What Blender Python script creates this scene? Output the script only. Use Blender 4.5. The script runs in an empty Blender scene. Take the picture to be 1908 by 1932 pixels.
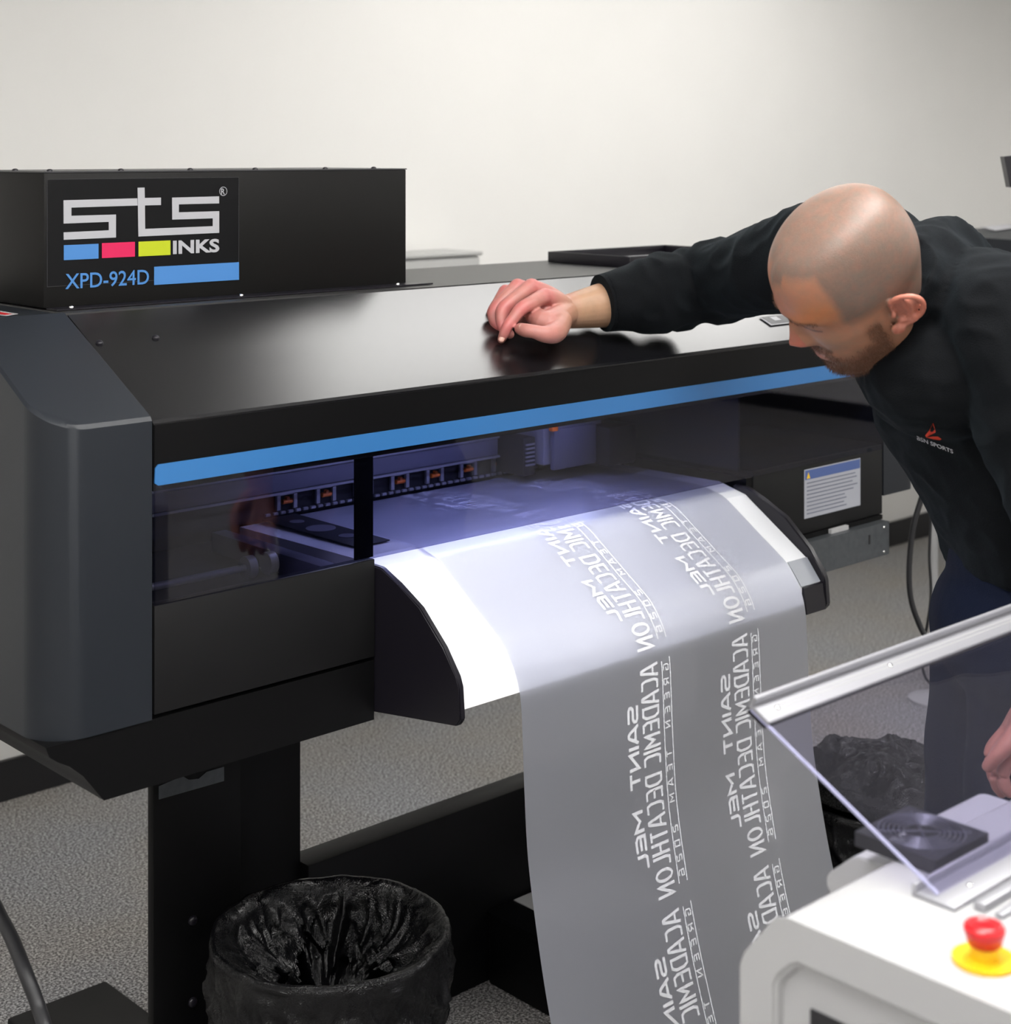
import bpy, bmesh, math, random
from mathutils import Vector, Matrix, noise
import numpy as np
random.seed(7)
C = bpy.context.scene.collection
PI = math.pi
# ------------------------------------------------------------------ camera
FOC = 3076.0; HX, HY = 954.0, 280.0; EYE = 1.6
FW = Vector((0.6800, 0.7332, 0)); RT = Vector((0.7332, -0.6800, 0))
cam = bpy.data.cameras.new('camera'); camo = bpy.data.objects.new('camera', cam); C.objects.link(camo)
camo.location = (0, 0, EYE)
camo.rotation_euler = (PI/2, 0, math.atan2(FW.y, FW.x) - PI/2)
cam.sensor_fit = 'HORIZONTAL'; cam.sensor_width = 36
cam.lens = 36*FOC/1908
cam.shift_x = 0.0
cam.shift_y = -(966-HY)/1932      # horizon sits at y=280 (vertical-shift view)
cam.clip_start = 0.05; cam.clip_end = 60
cam.dof.use_dof = True; cam.dof.focus_distance = 2.62; cam.dof.aperture_fstop = 5.6
bpy.context.scene.camera = camo
sc = bpy.context.scene
sc.view_settings.view_transform = 'Standard'; sc.view_settings.look = 'None'
sc.view_settings.gamma = 1; sc.view_settings.use_curve_mapping = False
sc.view_settings.exposure = 0.25
# ------------------------------------------------------------------ world
w = bpy.data.worlds.new('world'); sc.world = w; w.use_nodes = True
w.node_tree.nodes['Background'].inputs[0].default_value = (0.9, 0.95, 1, 1)
w.node_tree.nodes['Background'].inputs[1].default_value = 0.25

def at(u, v, X=None, Y=None, Z=None, D=None):
    """point of the real plane X/Y/Z = const (or depth D) seen at photo pixel (u, v)"""
    a = (u-HX)/FOC; b = -(v-HY)/FOC
    d = FW + RT*a; d = Vector((d.x, d.y, b))
    if X is not None: t = X/d.x
    elif Y is not None: t = Y/d.y
    elif Z is not None: t = (Z-EYE)/d.z
    else: t = D
    return Vector((0, 0, EYE)) + d*t
def cz(lat, dep, z):            # (sideways, away, height) -> world, handy for the person
    p = FW*dep + RT*lat
    return Vector((p.x, p.y, z))
# ------------------------------------------------------------------ materials
def mat(name, col, rough=0.5, metal=0.0, spec=0.5, nscale=0, namp=0.0, bump=0.0, bscale=200, coat=0, emit=None, estr=0, aniso=None, sss=0):
    m = bpy.data.materials.new(name); m.use_nodes = True
    nt = m.node_tree; N = nt.nodes; Lk = nt.links; b = N['Principled BSDF']
    c4 = (*col, 1)
    b.inputs['Base Color'].default_value = c4
    b.inputs['Roughness'].default_value = rough
    b.inputs['Metallic'].default_value = metal
    b.inputs['Specular IOR Level'].default_value = spec
    if coat: b.inputs['Coat Weight'].default_value = coat; b.inputs['Coat Roughness'].default_value = 0.08
    if sss:
        b.inputs['Subsurface Weight'].default_value = sss; b.inputs['Subsurface Radius'].default_value = (0.01, 0.004, 0.002); b.inputs['Subsurface Scale'].default_value = 1
    if emit: b.inputs['Emission Color'].default_value = (*emit, 1); b.inputs['Emission Strength'].default_value = estr
    tc = N.new('ShaderNodeTexCoord')
    if namp:
        n = N.new('ShaderNodeTexNoise'); n.inputs['Scale'].default_value = nscale; n.inputs['Detail'].default_value = 5
        Lk.new(tc.outputs['Object'], n.inputs['Vector'])
        r = N.new('ShaderNodeValToRGB')
        r.color_ramp.elements[0].position = 0.3; r.color_ramp.elements[1].position = 0.7
        r.color_ramp.elements[0].color = tuple(max(0, x*(1-namp)) for x in col)+(1,)
        r.color_ramp.elements[1].color = tuple(min(1, x*(1+namp)) for x in col)+(1,)
        Lk.new(n.outputs['Fac'], r.inputs['Fac']); Lk.new(r.outputs['Color'], b.inputs['Base Color'])
    if bump:
        n2 = N.new('ShaderNodeTexNoise'); n2.inputs['Scale'].default_value = bscale; n2.inputs['Detail'].default_value = 3
        Lk.new(tc.outputs['Object'], n2.inputs['Vector'])
        bp = N.new('ShaderNodeBump'); bp.inputs['Strength'].default_value = bump; bp.inputs['Distance'].default_value = 0.002
        Lk.new(n2.outputs['Fac'], bp.inputs['Height']); Lk.new(bp.outputs['Normal'], b.inputs['Normal'])
    return m
M = {}
M['wall'] = mat('painted_wall', (0.80, 0.79, 0.765), 0.85, nscale=3, namp=0.012, bump=0.05, bscale=300)
M['ceil'] = mat('ceiling_tile', (0.62, 0.62, 0.61), 0.9, nscale=90, namp=0.06)
M['base'] = mat('rubber_baseboard', (0.016, 0.016, 0.018), 0.45)
M['lid'] = mat('satin_black_lid', (0.004, 0.004, 0.005), 0.25, spec=0.6, bump=0.03, bscale=900)
M['deck'] = mat('textured_dark_deck', (0.02, 0.02, 0.02), 0.42, spec=0.8, bump=0.15, bscale=1500)
M['black'] = mat('black_painted_steel', (0.0032, 0.0032, 0.0035), 0.42, spec=0.13, bump=0.06, bscale=1500)
M['box'] = mat('black_box_steel', (0.0045, 0.0042, 0.004), 0.5, spec=0.2, bump=0.1, bscale=1300)
M['plum'] = mat('black_plastic_edge', (0.008, 0.007, 0.0105), 0.35, spec=0.35)
M['cap'] = mat('charcoal_plastic_cap', (0.0105, 0.013, 0.0175), 0.42, spec=0.35, bump=0.12, bscale=1600)
M['panel'] = mat('charcoal_panel', (0.0075, 0.0075, 0.008), 0.5, spec=0.18, bump=0.1, bscale=1500)
M['dark'] = mat('dark_interior', (0.01, 0.01, 0.012), 0.6)
M['greyin'] = mat('grey_interior', (0.12, 0.12, 0.15), 0.4)
M['blue'] = mat('blue_stripe_vinyl', (0.028, 0.135, 0.34), 0.35)
M['white'] = mat('white_powder_coat', (0.375, 0.375, 0.38), 0.42, nscale=5, namp=0.01)
M['platen'] = mat('satin_white_platen', (0.78, 0.79, 0.82), 0.30, bump=0.03, bscale=1200)
M['alu'] = mat('brushed_aluminium', (0.36, 0.36, 0.385), 0.42, metal=0.6)
M['bracket'] = mat('dark_galvanised_steel', (0.075, 0.082, 0.09), 0.4, metal=0.5, nscale=60, namp=0.15)
M['chrome'] = mat('chrome_screw', (0.75, 0.75, 0.75), 0.18, metal=1)
M['silver'] = mat('silver_print', (0.34, 0.34, 0.36), 0.5)
M['cyan'] = mat('blue_print', (0.045, 0.17, 0.42), 0.5)
M['mag'] = mat('magenta_print', (0.52, 0.003, 0.07), 0.5)
M['yel'] = mat('lime_print', (0.37, 0.43, 0.003), 0.5)
M['sticker'] = mat('black_sticker', (0.0035, 0.0035, 0.0042), 0.4, spec=0.2)
M['edge'] = mat('sticker_edge', (0.03, 0.03, 0.033), 0.4)
M['labelw'] = mat('pale_label', (0.33, 0.34, 0.38), 0.35)
M['labelb'] = mat('blue_label_band', (0.06, 0.10, 0.26), 0.35)
M['labelt'] = mat('label_print_lines', (0.14, 0.15, 0.19), 0.5)
M['orange'] = mat('orange_plastic', (0.75, 0.16, 0.015), 0.4)
M['ored'] = mat('orange_red_thread', (0.72, 0.045, 0.01), 0.7)
M['thread'] = mat('white_thread', (0.55, 0.55, 0.57), 0.8)
M['red'] = mat('red_plastic', (0.55, 0.010, 0.015), 0.3)
M['yellow'] = mat('yellow_plastic', (0.72, 0.44, 0.004), 0.45)
M['cable'] = mat('black_cable', (0.012, 0.012, 0.014), 0.5)
M['fan'] = mat('black_fan_plastic', (0.022, 0.022, 0.028), 0.42)
M['shirt'] = mat('black_knit_sweatshirt', (0.0026, 0.0030, 0.0038), 0.85, spec=0.10, nscale=25, namp=0.12, bump=0.5, bscale=700)
M['shirt'].node_tree.nodes['Principled BSDF'].inputs['Sheen Weight'].default_value = 0.05
M['shirt'].node_tree.nodes['Principled BSDF'].inputs['Sheen Roughness'].default_value = 0.5
M['shirt'].node_tree.nodes['Principled BSDF'].inputs['Sheen Tint'].default_value = (0.35, 0.5, 0.6, 1)
M['pants'] = mat('navy_trousers', (0.0035, 0.0065, 0.020), 0.8, spec=0.15, bump=0.4, bscale=500)
M['shoe'] = mat('dark_shoe', (0.02, 0.02, 0.02), 0.6)
M['nail'] = mat('fingernail', (0.44, 0.25, 0.20), 0.3)
M['hair'] = mat('brown_beard_hair', (0.11, 0.045, 0.022), 0.6)
M['ink'] = mat('white_film_ink', (0.74, 0.75, 0.79), 0.6)
M['bed'] = mat('pale_green_glass_bed', (0.60, 0.70, 0.68), 0.12)
M['wire'] = mat('dark_grille_wire', (0.09, 0.09, 0.11), 0.35, metal=0.4)
M['shadef'] = mat('shaded_platen_facet', (0.27, 0.285, 0.32), 0.4)  # white platen on its steep facet, shade put into the grey
M['grey'] = mat('light_grey_enamel', (0.42, 0.42, 0.41), 0.5)
M['bin'] = mat('black_bin_plastic', (0.014, 0.014, 0.015), 0.4)
# carpet
def carpet():
    m = bpy.data.materials.new('grey_speckled_carpet'); m.use_nodes = True
    nt = m.node_tree; N = nt.nodes; Lk = nt.links; b = N['Principled BSDF']; b.inputs['Roughness'].default_value = 0.95
    b.inputs['Specular IOR Level'].default_value = 0.1
    tc = N.new('ShaderNodeTexCoord')
    n1 = N.new('ShaderNodeTexNoise'); n1.inputs['Scale'].default_value = 190; n1.inputs['Detail'].default_value = 4; n1.inputs['Roughness'].default_value = 0.75
    n2 = N.new('ShaderNodeTexNoise'); n2.inputs['Scale'].default_value = 2.2; n2.inputs['Detail'].default_value = 3
    r = N.new('ShaderNodeValToRGB'); e = r.color_ramp.elements
    e[0].position = 0.40; e[0].color = (0.07, 0.069, 0.072, 1); e[1].position = 0.60; e[1].color = (0.62, 0.615, 0.62, 1)
    x = e.new(0.5); x.color = (0.24, 0.237, 0.24, 1)
    r2 = N.new('ShaderNodeValToRGB'); r2.color_ramp.elements[0].position = 0.35; r2.color_ramp.elements[1].position = 0.65
    r2.color_ramp.elements[0].color = (1, 0.95, 0.88, 1); r2.color_ramp.elements[1].color = (0.97, 0.98, 1.0, 1)
    mx = N.new('ShaderNodeMix'); mx.data_type = 'RGBA'; mx.blend_type = 'MULTIPLY'; mx.inputs[0].default_value = 1
    Lk.new(tc.outputs['Object'], n1.inputs['Vector']); Lk.new(tc.outputs['Object'], n2.inputs['Vector'])
    Lk.new(n1.outputs['Fac'], r.inputs['Fac']); Lk.new(n2.outputs['Fac'], r2.inputs['Fac'])
    Lk.new(r.outputs['Color'], mx.inputs[6]); Lk.new(r2.outputs['Color'], mx.inputs[7]); Lk.new(mx.outputs[2], b.inputs['Base Color'])
    bp = N.new('ShaderNodeBump'); bp.inputs['Strength'].default_value = 0.7; bp.inputs['Distance'].default_value = 0.004
    Lk.new(n1.outputs['Fac'], bp.inputs['Height']); Lk.new(bp.outputs['Normal'], b.inputs['Normal'])
    return m
M['carpet'] = carpet()
def pane(name, tint, refl=1.0, ior=1.5, haze=0.0, hazecol=(0.5, 0.5, 0.6), rough=0.0):
    m = bpy.data.materials.new(name); m.use_nodes = True
    nt = m.node_tree; N = nt.nodes; Lk = nt.links; N.remove(N['Principled BSDF'])
    o = N['Material Output']; t = N.new('ShaderNodeBsdfTransparent'); t.inputs[0].default_value = (*tint, 1)
    g = N.new('ShaderNodeBsdfGlossy'); g.inputs['Roughness'].default_value = rough; g.inputs['Color'].default_value = (refl, refl, refl, 1)
    lw = N.new('ShaderNodeLayerWeight'); lw.inputs['Blend'].default_value = 0.5
    pw = N.new('ShaderNodeMath'); pw.operation = 'POWER'; pw.inputs[1].default_value = 5
    f = N.new('ShaderNodeMath'); f.operation = 'MULTIPLY_ADD'; f.inputs[1].default_value = 0.9; f.inputs[2].default_value = ((ior-1)/(ior+1))**2
    Lk.new(lw.outputs['Facing'], pw.inputs[0]); Lk.new(pw.outputs[0], f.inputs[0])
    d = N.new('ShaderNodeBsdfDiffuse'); d.inputs[0].default_value = (*hazecol, 1)
    m0 = N.new('ShaderNodeMixShader'); m0.inputs[0].default_value = haze
    Lk.new(t.outputs[0], m0.inputs[1]); Lk.new(d.outputs[0], m0.inputs[2])
    mx = N.new('ShaderNodeMixShader'); Lk.new(f.outputs[0], mx.inputs[0]); Lk.new(m0.outputs[0], mx.inputs[1]); Lk.new(g.outputs[0], mx.inputs[2])
    Lk.new(mx.outputs[0], o.inputs[0]); return m
M['glass'] = pane('smoked_window_glass', (0.58, 0.58, 0.70), ior=1.5)
M['acrylic'] = pane('clear_acrylic', (0.84, 0.83, 0.90), ior=1.33, haze=0.008)
M['acredge'] = mat('acrylic_cut_edge', (0.42, 0.42, 0.62), 0.25)
def filmmat():
    m = bpy.data.materials.new('frosted_transfer_film'); m.use_nodes = True
    nt = m.node_tree; N = nt.nodes; Lk = nt.links; N.remove(N['Principled BSDF']); o = N['Material Output']
    t = N.new('ShaderNodeBsdfTransparent'); t.inputs[0].default_value = (0.93, 0.94, 1, 1)
    d = N.new('ShaderNodeBsdfDiffuse'); d.inputs[0].default_value = (0.48, 0.50, 0.58, 1)
    tr = N.new('ShaderNodeBsdfTranslucent'); tr.inputs[0].default_value = (0.84, 0.85, 0.92, 1)
    g = N.new('ShaderNodeBsdfGlossy'); g.inputs['Roughness'].default_value = 0.40
    m1 = N.new('ShaderNodeMixShader'); m1.inputs[0].default_value = 0.70
    m2 = N.new('ShaderNodeMixShader'); m2.inputs[0].default_value = 0.12
    lw = N.new('ShaderNodeLayerWeight'); lw.inputs['Blend'].default_value = 0.5
    pw = N.new('ShaderNodeMath'); pw.operation = 'POWER'; pw.inputs[1].default_value = 2.6
    f = N.new('ShaderNodeMath'); f.operation = 'MULTIPLY_ADD'; f.inputs[1].default_value = 0.8; f.inputs[2].default_value = 0.09
    Lk.new(lw.outputs['Facing'], pw.inputs[0]); Lk.new(pw.outputs[0], f.inputs[0])
    m3 = N.new('ShaderNodeMixShader')
    Lk.new(d.outputs[0], m1.inputs[1]); Lk.new(tr.outputs[0], m1.inputs[2])
    Lk.new(m1.outputs[0], m2.inputs[1]); Lk.new(t.outputs[0], m2.inputs[2])
    Lk.new(f.outputs[0], m3.inputs[0]); Lk.new(m2.outputs[0], m3.inputs[1]); Lk.new(g.outputs[0], m3.inputs[2])
    Lk.new(m3.outputs[0], o.inputs[0]); return m
M['film'] = filmmat()
def linermat():
    m = mat('glossy_black_bin_liner', (0.002, 0.002, 0.0024), 0.15, spec=0.28)
    nt = m.node_tree; N = nt.nodes; Lk = nt.links; b = N['Principled BSDF']
    tc = N.new('ShaderNodeTexCoord'); n = N.new('ShaderNodeTexNoise'); n.inputs['Scale'].default_value = 16; n.inputs['Detail'].default_value = 6; n.inputs['Distortion'].default_value = 1.6
    v = N.new('ShaderNodeTexVoronoi'); v.feature = 'DISTANCE_TO_EDGE'; v.inputs['Scale'].default_value = 22
    ad = N.new('ShaderNodeMath'); ad.operation = 'MULTIPLY_ADD'; ad.inputs[1].default_value = 0.6
    Lk.new(tc.outputs['Object'], n.inputs['Vector']); Lk.new(n.outputs['Color'], v.inputs['Vector'])
    Lk.new(v.outputs['Distance'], ad.inputs[0]); Lk.new(n.outputs['Fac'], ad.inputs[2])
    bp = N.new('ShaderNodeBump'); bp.inputs['Strength'].default_value = 0.35; bp.inputs['Distance'].default_value = 0.02
    Lk.new(ad.outputs[0], bp.inputs['Height']); Lk.new(bp.outputs['Normal'], b.inputs['Normal']); return m
M['liner'] = linermat()
# ------------------------------------------------------------------ mesh helpers
def new_obj(name, me, parent=None, m=None):
    o = bpy.data.objects.new(name, me); C.objects.link(o)
    if m is not None: me.materials.append(m if not isinstance(m, str) else M[m])
    if parent: o.parent = parent
    return o
def obj(name, bm, m, parent=None, smooth=False, angle=None):
    me = bpy.data.meshes.new(name); bmesh.ops.recalc_face_normals(bm, faces=bm.faces); bm.to_mesh(me); bm.free()
    if smooth:
        for p in me.polygons: p.use_smooth = True
        if angle:
            try: me.set_sharp_from_angle(angle=math.radians(angle))
            except Exception: pass
    return new_obj(name, me, parent, m)
def tag(o, label=None, cat=None, group=None, kind=None):
    if label: o['label'] = label
    if cat: o['category'] = cat
    if group: o['group'] = group
    if kind: o['kind'] = kind
    return o
def thing(name, label, cat, group=None, loc=(0, 0, 0)):
    o = bpy.data.objects.new(name, None); C.objects.link(o); o.location = loc; o.empty_display_size = 0.05
    return tag(o, label, cat, group)
def unparent_fix(o):  # children are written in world coordinates
    for c in o.children: c.matrix_parent_inverse = Matrix.Translation(-o.location)
def box(bm, x0, x1, y0, y1, z0, z1, bev=0, seg=2):
    vs = [bm.verts.new(p) for p in [(x0,y0,z0),(x1,y0,z0),(x1,y1,z0),(x0,y1,z0),(x0,y0,z1),(x1,y0,z1),(x1,y1,z1),(x0,y1,z1)]]
    fs = [bm.faces.new([vs[i] for i in f]) for f in [(0,3,2,1),(4,5,6,7),(0,1,5,4),(1,2,6,5),(2,3,7,6),(3,0,4,7)]]
    if bev:
        es = list({e for f in fs for e in f.edges})
        bmesh.ops.bevel(bm, geom=es, offset=bev, segments=seg, profile=0.5, affect='EDGES')
def bx(name, x0, x1, y0, y1, z0, z1, m, parent=None, bev=0.0, seg=2):
    bm = bmesh.new(); box(bm, x0, x1, y0, y1, z0, z1, bev, seg); return obj(name, bm, m, parent, smooth=bev > 0, angle=35)
def prism_x(bm, prof, x0, x1):     # profile in (y, z)
    a = [bm.verts.new((x0, y, z)) for y, z in prof]; b = [bm.verts.new((x1, y, z)) for y, z in prof]
    n = len(prof); bm.faces.new(a); bm.faces.new(b[::-1])
    for i in range(n): bm.faces.new([a[i], b[i], b[(i+1) % n], a[(i+1) % n]])
def prism_y(bm, prof, y0, y1):     # profile in (x, z)
    a = [bm.verts.new((x, y0, z)) for x, z in prof]; b = [bm.verts.new((x, y1, z)) for x, z in prof]
    n = len(prof); bm.faces.new(a); bm.faces.new(b[::-1])
    for i in range(n): bm.faces.new([a[i], b[i], b[(i+1) % n], a[(i+1) % n]])
def prism_z(bm, prof, z0, z1):
    a = [bm.verts.new((x, y, z0)) for x, y in prof]; b = [bm.verts.new((x, y, z1)) for x, y in prof]
    n = len(prof); bm.faces.new(a); bm.faces.new(b[::-1])
    for i in range(n): bm.faces.new([a[i], b[i], b[(i+1) % n], a[(i+1) % n]])
def cyl(bm, p0, p1, r0, r1=None, n=16):
    r1 = r0 if r1 is None else r1
    p0 = Vector(p0); p1 = Vector(p1); d = (p1-p0).normalized()
    up = Vector((0, 0, 1)) if abs(d.z) < 0.9 else Vector((1, 0, 0))
    a = d.cross(up).normalized(); b = d.cross(a)
    A = [bm.verts.new(p0+(a*math.cos(t)+b*math.sin(t))*r0) for t in [2*PI*i/n for i in range(n)]]
    B = [bm.verts.new(p1+(a*math.cos(t)+b*math.sin(t))*r1) for t in [2*PI*i/n for i in range(n)]]
    bm.faces.new(A); bm.faces.new(B[::-1])
    for i in range(n): bm.faces.new([A[i], B[i], B[(i+1) % n], A[(i+1) % n]])
def catmull(pts, n=8):
    P = [Vector(p) for p in pts]; P = [P[0]*2-P[1]]+P+[P[-1]*2-P[-2]]; out = []
    for i in range(1, len(P)-2):
        for k in range(n):
            t = k/n; a, b, c, d = P[i-1:i+3]
            out.append(0.5*((2*b)+(c-a)*t+(2*a-5*b+4*c-d)*t*t+(3*b-a-3*c+d)*t**3))
    out.append(P[-2]); return out
def interp(vals, n=8):
    q = [v[0] for v in catmull([(v, 0, 0) for v in vals], n)]; return q
def loft(bm, cents, axA, axB, RA, RB, n=24, mod=None):
    """closed tube through rings: centre, half axes A and B"""
    rings = []
    for i, c in enumerate(cents):
        r = []
        for k in range(n):
            t = 2*PI*k/n; q = 1.0 if mod is None else mod(i/(len(cents)-1), t)
            r.append(bm.verts.new(c+axA[i]*(math.cos(t)*RA[i]*q)+axB[i]*(math.sin(t)*RB[i]*q)))
        rings.append(r)
    for a, b in zip(rings, rings[1:]):
        for k in range(n): bm.faces.new([a[k], b[k], b[(k+1) % n], a[(k+1) % n]])
    bm.faces.new(rings[0][::-1]); bm.faces.new(rings[-1])
def limb(bm, pts, rad, ratio=1.0, hint=Vector((0, 0, 1)), sub=8, n=20, mod=None, round_ends=True):
    """tapering limb: smooth path, radii, optional flattening"""
    P = catmull(pts, sub); R = interp(rad, sub)
    RB = [r*ratio for r in R] if not isinstance(ratio, (list, tuple)) else [r*q for r, q in zip(R, interp(ratio, sub))]
    A = []; B = []
    for i in range(len(P)):
        d = (P[min(i+1, len(P)-1)]-P[max(i-1, 0)]).normalized()
        a = hint-d*hint.dot(d)
        if a.length < 1e-4: a = Vector((1, 0, 0))-d*d.x
        a.normalize(); A.append(a); B.append(d.cross(a).normalized())
    if round_ends:
        for end in (0, -1):
            p = P[end]; q = P[1] if end == 0 else P[-2]; d = (p-q).normalized(); r = R[end]; rb = RB[end]; a = A[end]; b = B[end]
            ex = [(p+d*r*math.sin(t), math.cos(t)) for t in (0.5, 0.95, 1.35)]
            for c, s in ex:
                if end == 0: P.insert(0, c); R.insert(0, r*s); RB.insert(0, rb*s); A.insert(0, a); B.insert(0, b)
                else: P.append(c); R.append(r*s); RB.append(rb*s); A.append(a); B.append(b)
    loft(bm, P, A, B, R, RB, n, mod)
def ellipsoid(bm, c, ax, ay, az, rx, ry, rz, n=16):
    rows = []
    for i in range(1, n):
        th = PI*i/n; rows.append([bm.verts.new(c+ax*(rx*math.sin(th)*math.cos(2*PI*k/(2*n)))+ay*(ry*math.sin(th)*math.sin(2*PI*k/(2*n)))+az*(rz*math.cos(th))) for k in range(2*n)])
    t = bm.verts.new(c+az*rz); b = bm.verts.new(c-az*rz); m2 = 2*n
    for k in range(m2): bm.faces.new([t, rows[0][k], rows[0][(k+1) % m2]]); bm.faces.new([b, rows[-1][(k+1) % m2], rows[-1][k]])
    for a, q in zip(rows, rows[1:]):
        for k in range(m2): bm.faces.new([a[k], q[k], q[(k+1) % m2], a[(k+1) % m2]])
def tube(name, pts, r, m, parent=None, n=10, sub=8):
    bm = bmesh.new(); limb(bm, pts, [r]*len(pts), sub=sub, n=n, hint=Vector((0.3, 0.9, 0.2))); return obj(name, bm, m, parent, smooth=True)
def quad_on(bm, pts): bm.faces.new([bm.verts.new(p) for p in pts])
def slab(bm, pts, nrm, th):       # thin polygon print/sheet with real thickness
    nrm = Vector(nrm); a = [bm.verts.new(Vector(p)) for p in pts]; b = [bm.verts.new(Vector(p)+nrm*th) for p in pts]
    n = len(pts); bm.faces.new(a[::-1]); bm.faces.new(b)
    for i in range(n): bm.faces.new([a[i], a[(i+1) % n], b[(i+1) % n], b[i]])
def text_mesh(s, offset=0.0):
    cu = bpy.data.curves.new('t', 'FONT'); cu.body = s; cu.offset = offset; cu.resolution_u = 4
    o = bpy.data.objects.new('t', cu); C.objects.link(o)
    dg = bpy.context.evaluated_depsgraph_get(); me = bpy.data.meshes.new_from_object(o.evaluated_get(dg))
    bpy.data.objects.remove(o); bpy.data.curves.remove(cu)
    vs = [v.co.copy() for v in me.vertices]; fs = [tuple(p.vertices) for p in me.polygons]; bpy.data.meshes.remove(me)
    x0 = min(v.x for v in vs); x1 = max(v.x for v in vs); y0 = min(v.y for v in vs); y1 = max(v.y for v in vs)
    return [((v.x-x0)/(x1-x0), (v.y-y0)/(y1-y0)) for v in vs], fs
def text_on(bm, s, fn, offset=0.0):
    vs, fs = text_mesh(s, offset); V = [bm.verts.new(fn(x, y)) for x, y in vs]
    for f in fs:
        try: bm.faces.new([V[i] for i in f])
        except ValueError: pass
def screw(name, p, nrm, r, m, parent):
    bm = bmesh.new(); nrm = Vector(nrm).normalized(); p = Vector(p)
    a = nrm.orthogonal().normalized(); b = nrm.cross(a)
    n = 10; prev = None
    for rr, h in ((r, -0.001), (r, r*0.35), (r*0.75, r*0.62), (r*0.35, r*0.75)):
        ring = [bm.verts.new(p+nrm*h+(a*math.cos(2*PI*k/n)+b*math.sin(2*PI*k/n))*rr) for k in range(n)]
        if prev:
            for k in range(n): bm.faces.new([prev[k], prev[(k+1) % n], ring[(k+1) % n], ring[k]])
        prev = ring
    bm.faces.new(prev); return obj(name, bm, m, parent, smooth=True, angle=50)

# ------------------------------------------------------------------ the room
XW0, XW1, YW0, YW1, H = -3.2, 8.2, -3.6, 3.80, 2.75
def st(name, x0, x1, y0, y1, z0, z1, m):
    return tag(bx(name, x0, x1, y0, y1, z0, z1, m), kind='structure')
st('floor', XW0, XW1, YW0, YW1, -0.1, 0, 'carpet')
st('ceiling', XW0, XW1, YW0, YW1, H, H+0.1, 'ceil')
st('wall_back', XW0, XW1, YW1, YW1+0.1, 0, H, 'wall')
st('wall_front', XW0, XW1, YW0-0.1, YW0, 0, H, 'wall')
st('wall_left', XW0-0.1, XW0, YW0, YW1, 0, H, 'wall')
st('wall_right', XW1, XW1+0.1, YW0, YW1, 0, H, 'wall')
st('baseboard_back', XW0, XW1, YW1-0.012, YW1-0.001, 0.001, 0.10, 'base')
st('baseboard_right', XW1-0.012, XW1-0.001, YW0, YW1-0.02, 0.001, 0.10, 'base')
st('baseboard_left', XW0+0.001, XW0+0.012, YW0, YW1-0.02, 0.001, 0.10, 'base')
# ceiling light troffers
M['lamp'] = mat('lit_diffuser', (0.9, 0.9, 0.9), 0.5, emit=(1.0, 0.985, 0.96), estr=22.0)
M['lampd'] = mat('dimmed_diffuser', (0.9, 0.9, 0.9), 0.5, emit=(1.0, 0.985, 0.96), estr=7.0)
lamps = [(1.2, 3.15), (3.22, 2.85), (4.50, 2.85), (2.0, 0.9), (0.6, 0.9), (5.9, 0.9), (-1.5, 0.9), (3.3, -1.6), (0.9, -1.6), (-1.5, -1.6), (5.9, -1.6), (-1.5, 2.95)]
for i, (x, y) in enumerate(lamps[1:]):
    t = thing('ceiling_light', 'white recessed ceiling troffer light out of frame overhead', 'light', 'ceiling troffers', (x, y, H-0.03))
    bx('diffuser', x-0.56, x+0.56, y-0.27, y+0.27, H-0.022, H-0.012, 'lampd' if y > 2 else 'lamp', t)
    bm = bmesh.new()
    for q in ((x-0.6, x+0.6, y-0.3, y-0.27), (x-0.6, x+0.6, y+0.27, y+0.3), (x-0.6, x-0.56, y-0.27, y+0.27), (x+0.56, x+0.6, y-0.27, y+0.27)):
        box(bm, *q, H-0.03, H-0.002)
    obj('frame', bm, 'white', t); unparent_fix(t)

# ------------------------------------------------------------------ the printer
XL, XR = 1.199, 2.99            # lid ends
YF, YH, YB = 2.025, 2.275, 2.66 # front face, hinge line, back
ZE, ZT = 1.222, 1.353           # lid front edge, deck height
pr = thing('wide_format_printer', 'black wide-format film printer with blue stripe and smoked window, on steel legs', 'printer', loc=(2.1, 2.3, 0))
# sloping lid + fascia
bm = bmesh.new(); prism_x(bm, [(YF, ZE-0.1), (YF, ZE-0.004), (YF+0.004, ZE), (YH, ZT), (YH, ZT-0.012), (YF+0.012, ZE-0.014), (YF+0.012, ZE-0.1)], XL+0.001, XR-0.001)
lid = obj('lid', bm, 'lid', pr)
bm = bmesh.new(); box(bm, XL+0.002, XR-0.002, YF-0.002, YF, ZE-0.075, ZE-0.006); obj('fascia', bm, 'black', pr)
# deck behind the lid
bm = bmesh.new(); prism_x(bm, [(YH+0.004, ZT+0.002), (YB, ZT+0.002), (YB, 0.83), (YB-0.03, 0.83), (YB-0.03, ZT-0.02), (YH+0.004, ZT-0.02)], XL, 3.11); obj('top_deck', bm, 'deck', pr)
# blue stripe on glass: from photo edges on plane YF
zs1 = at(292, 868, Y=YF).z; zs0 = at(290, 908, Y=YF).z
bm = bmesh.new()
xs0 = XL+0.001
slab(bm, [(xs0+0.006, YF-0.004, zs0), (XR, YF-0.004, zs0), (XR, YF-0.004, zs1), (xs0+0.006, YF-0.004, zs1), (xs0+0.001, YF-0.004, zs1-0.005), (xs0, YF-0.004, zs0+0.004)], (0, 1, 0), 0.002)
obj('blue_stripe', bm, 'blue', pr)
# smoked window
bx('front_window', XL+0.003, XR-0.004, YF-0.002, YF+0.002, 0.962, ZE-0.075, 'glass', pr)
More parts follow.
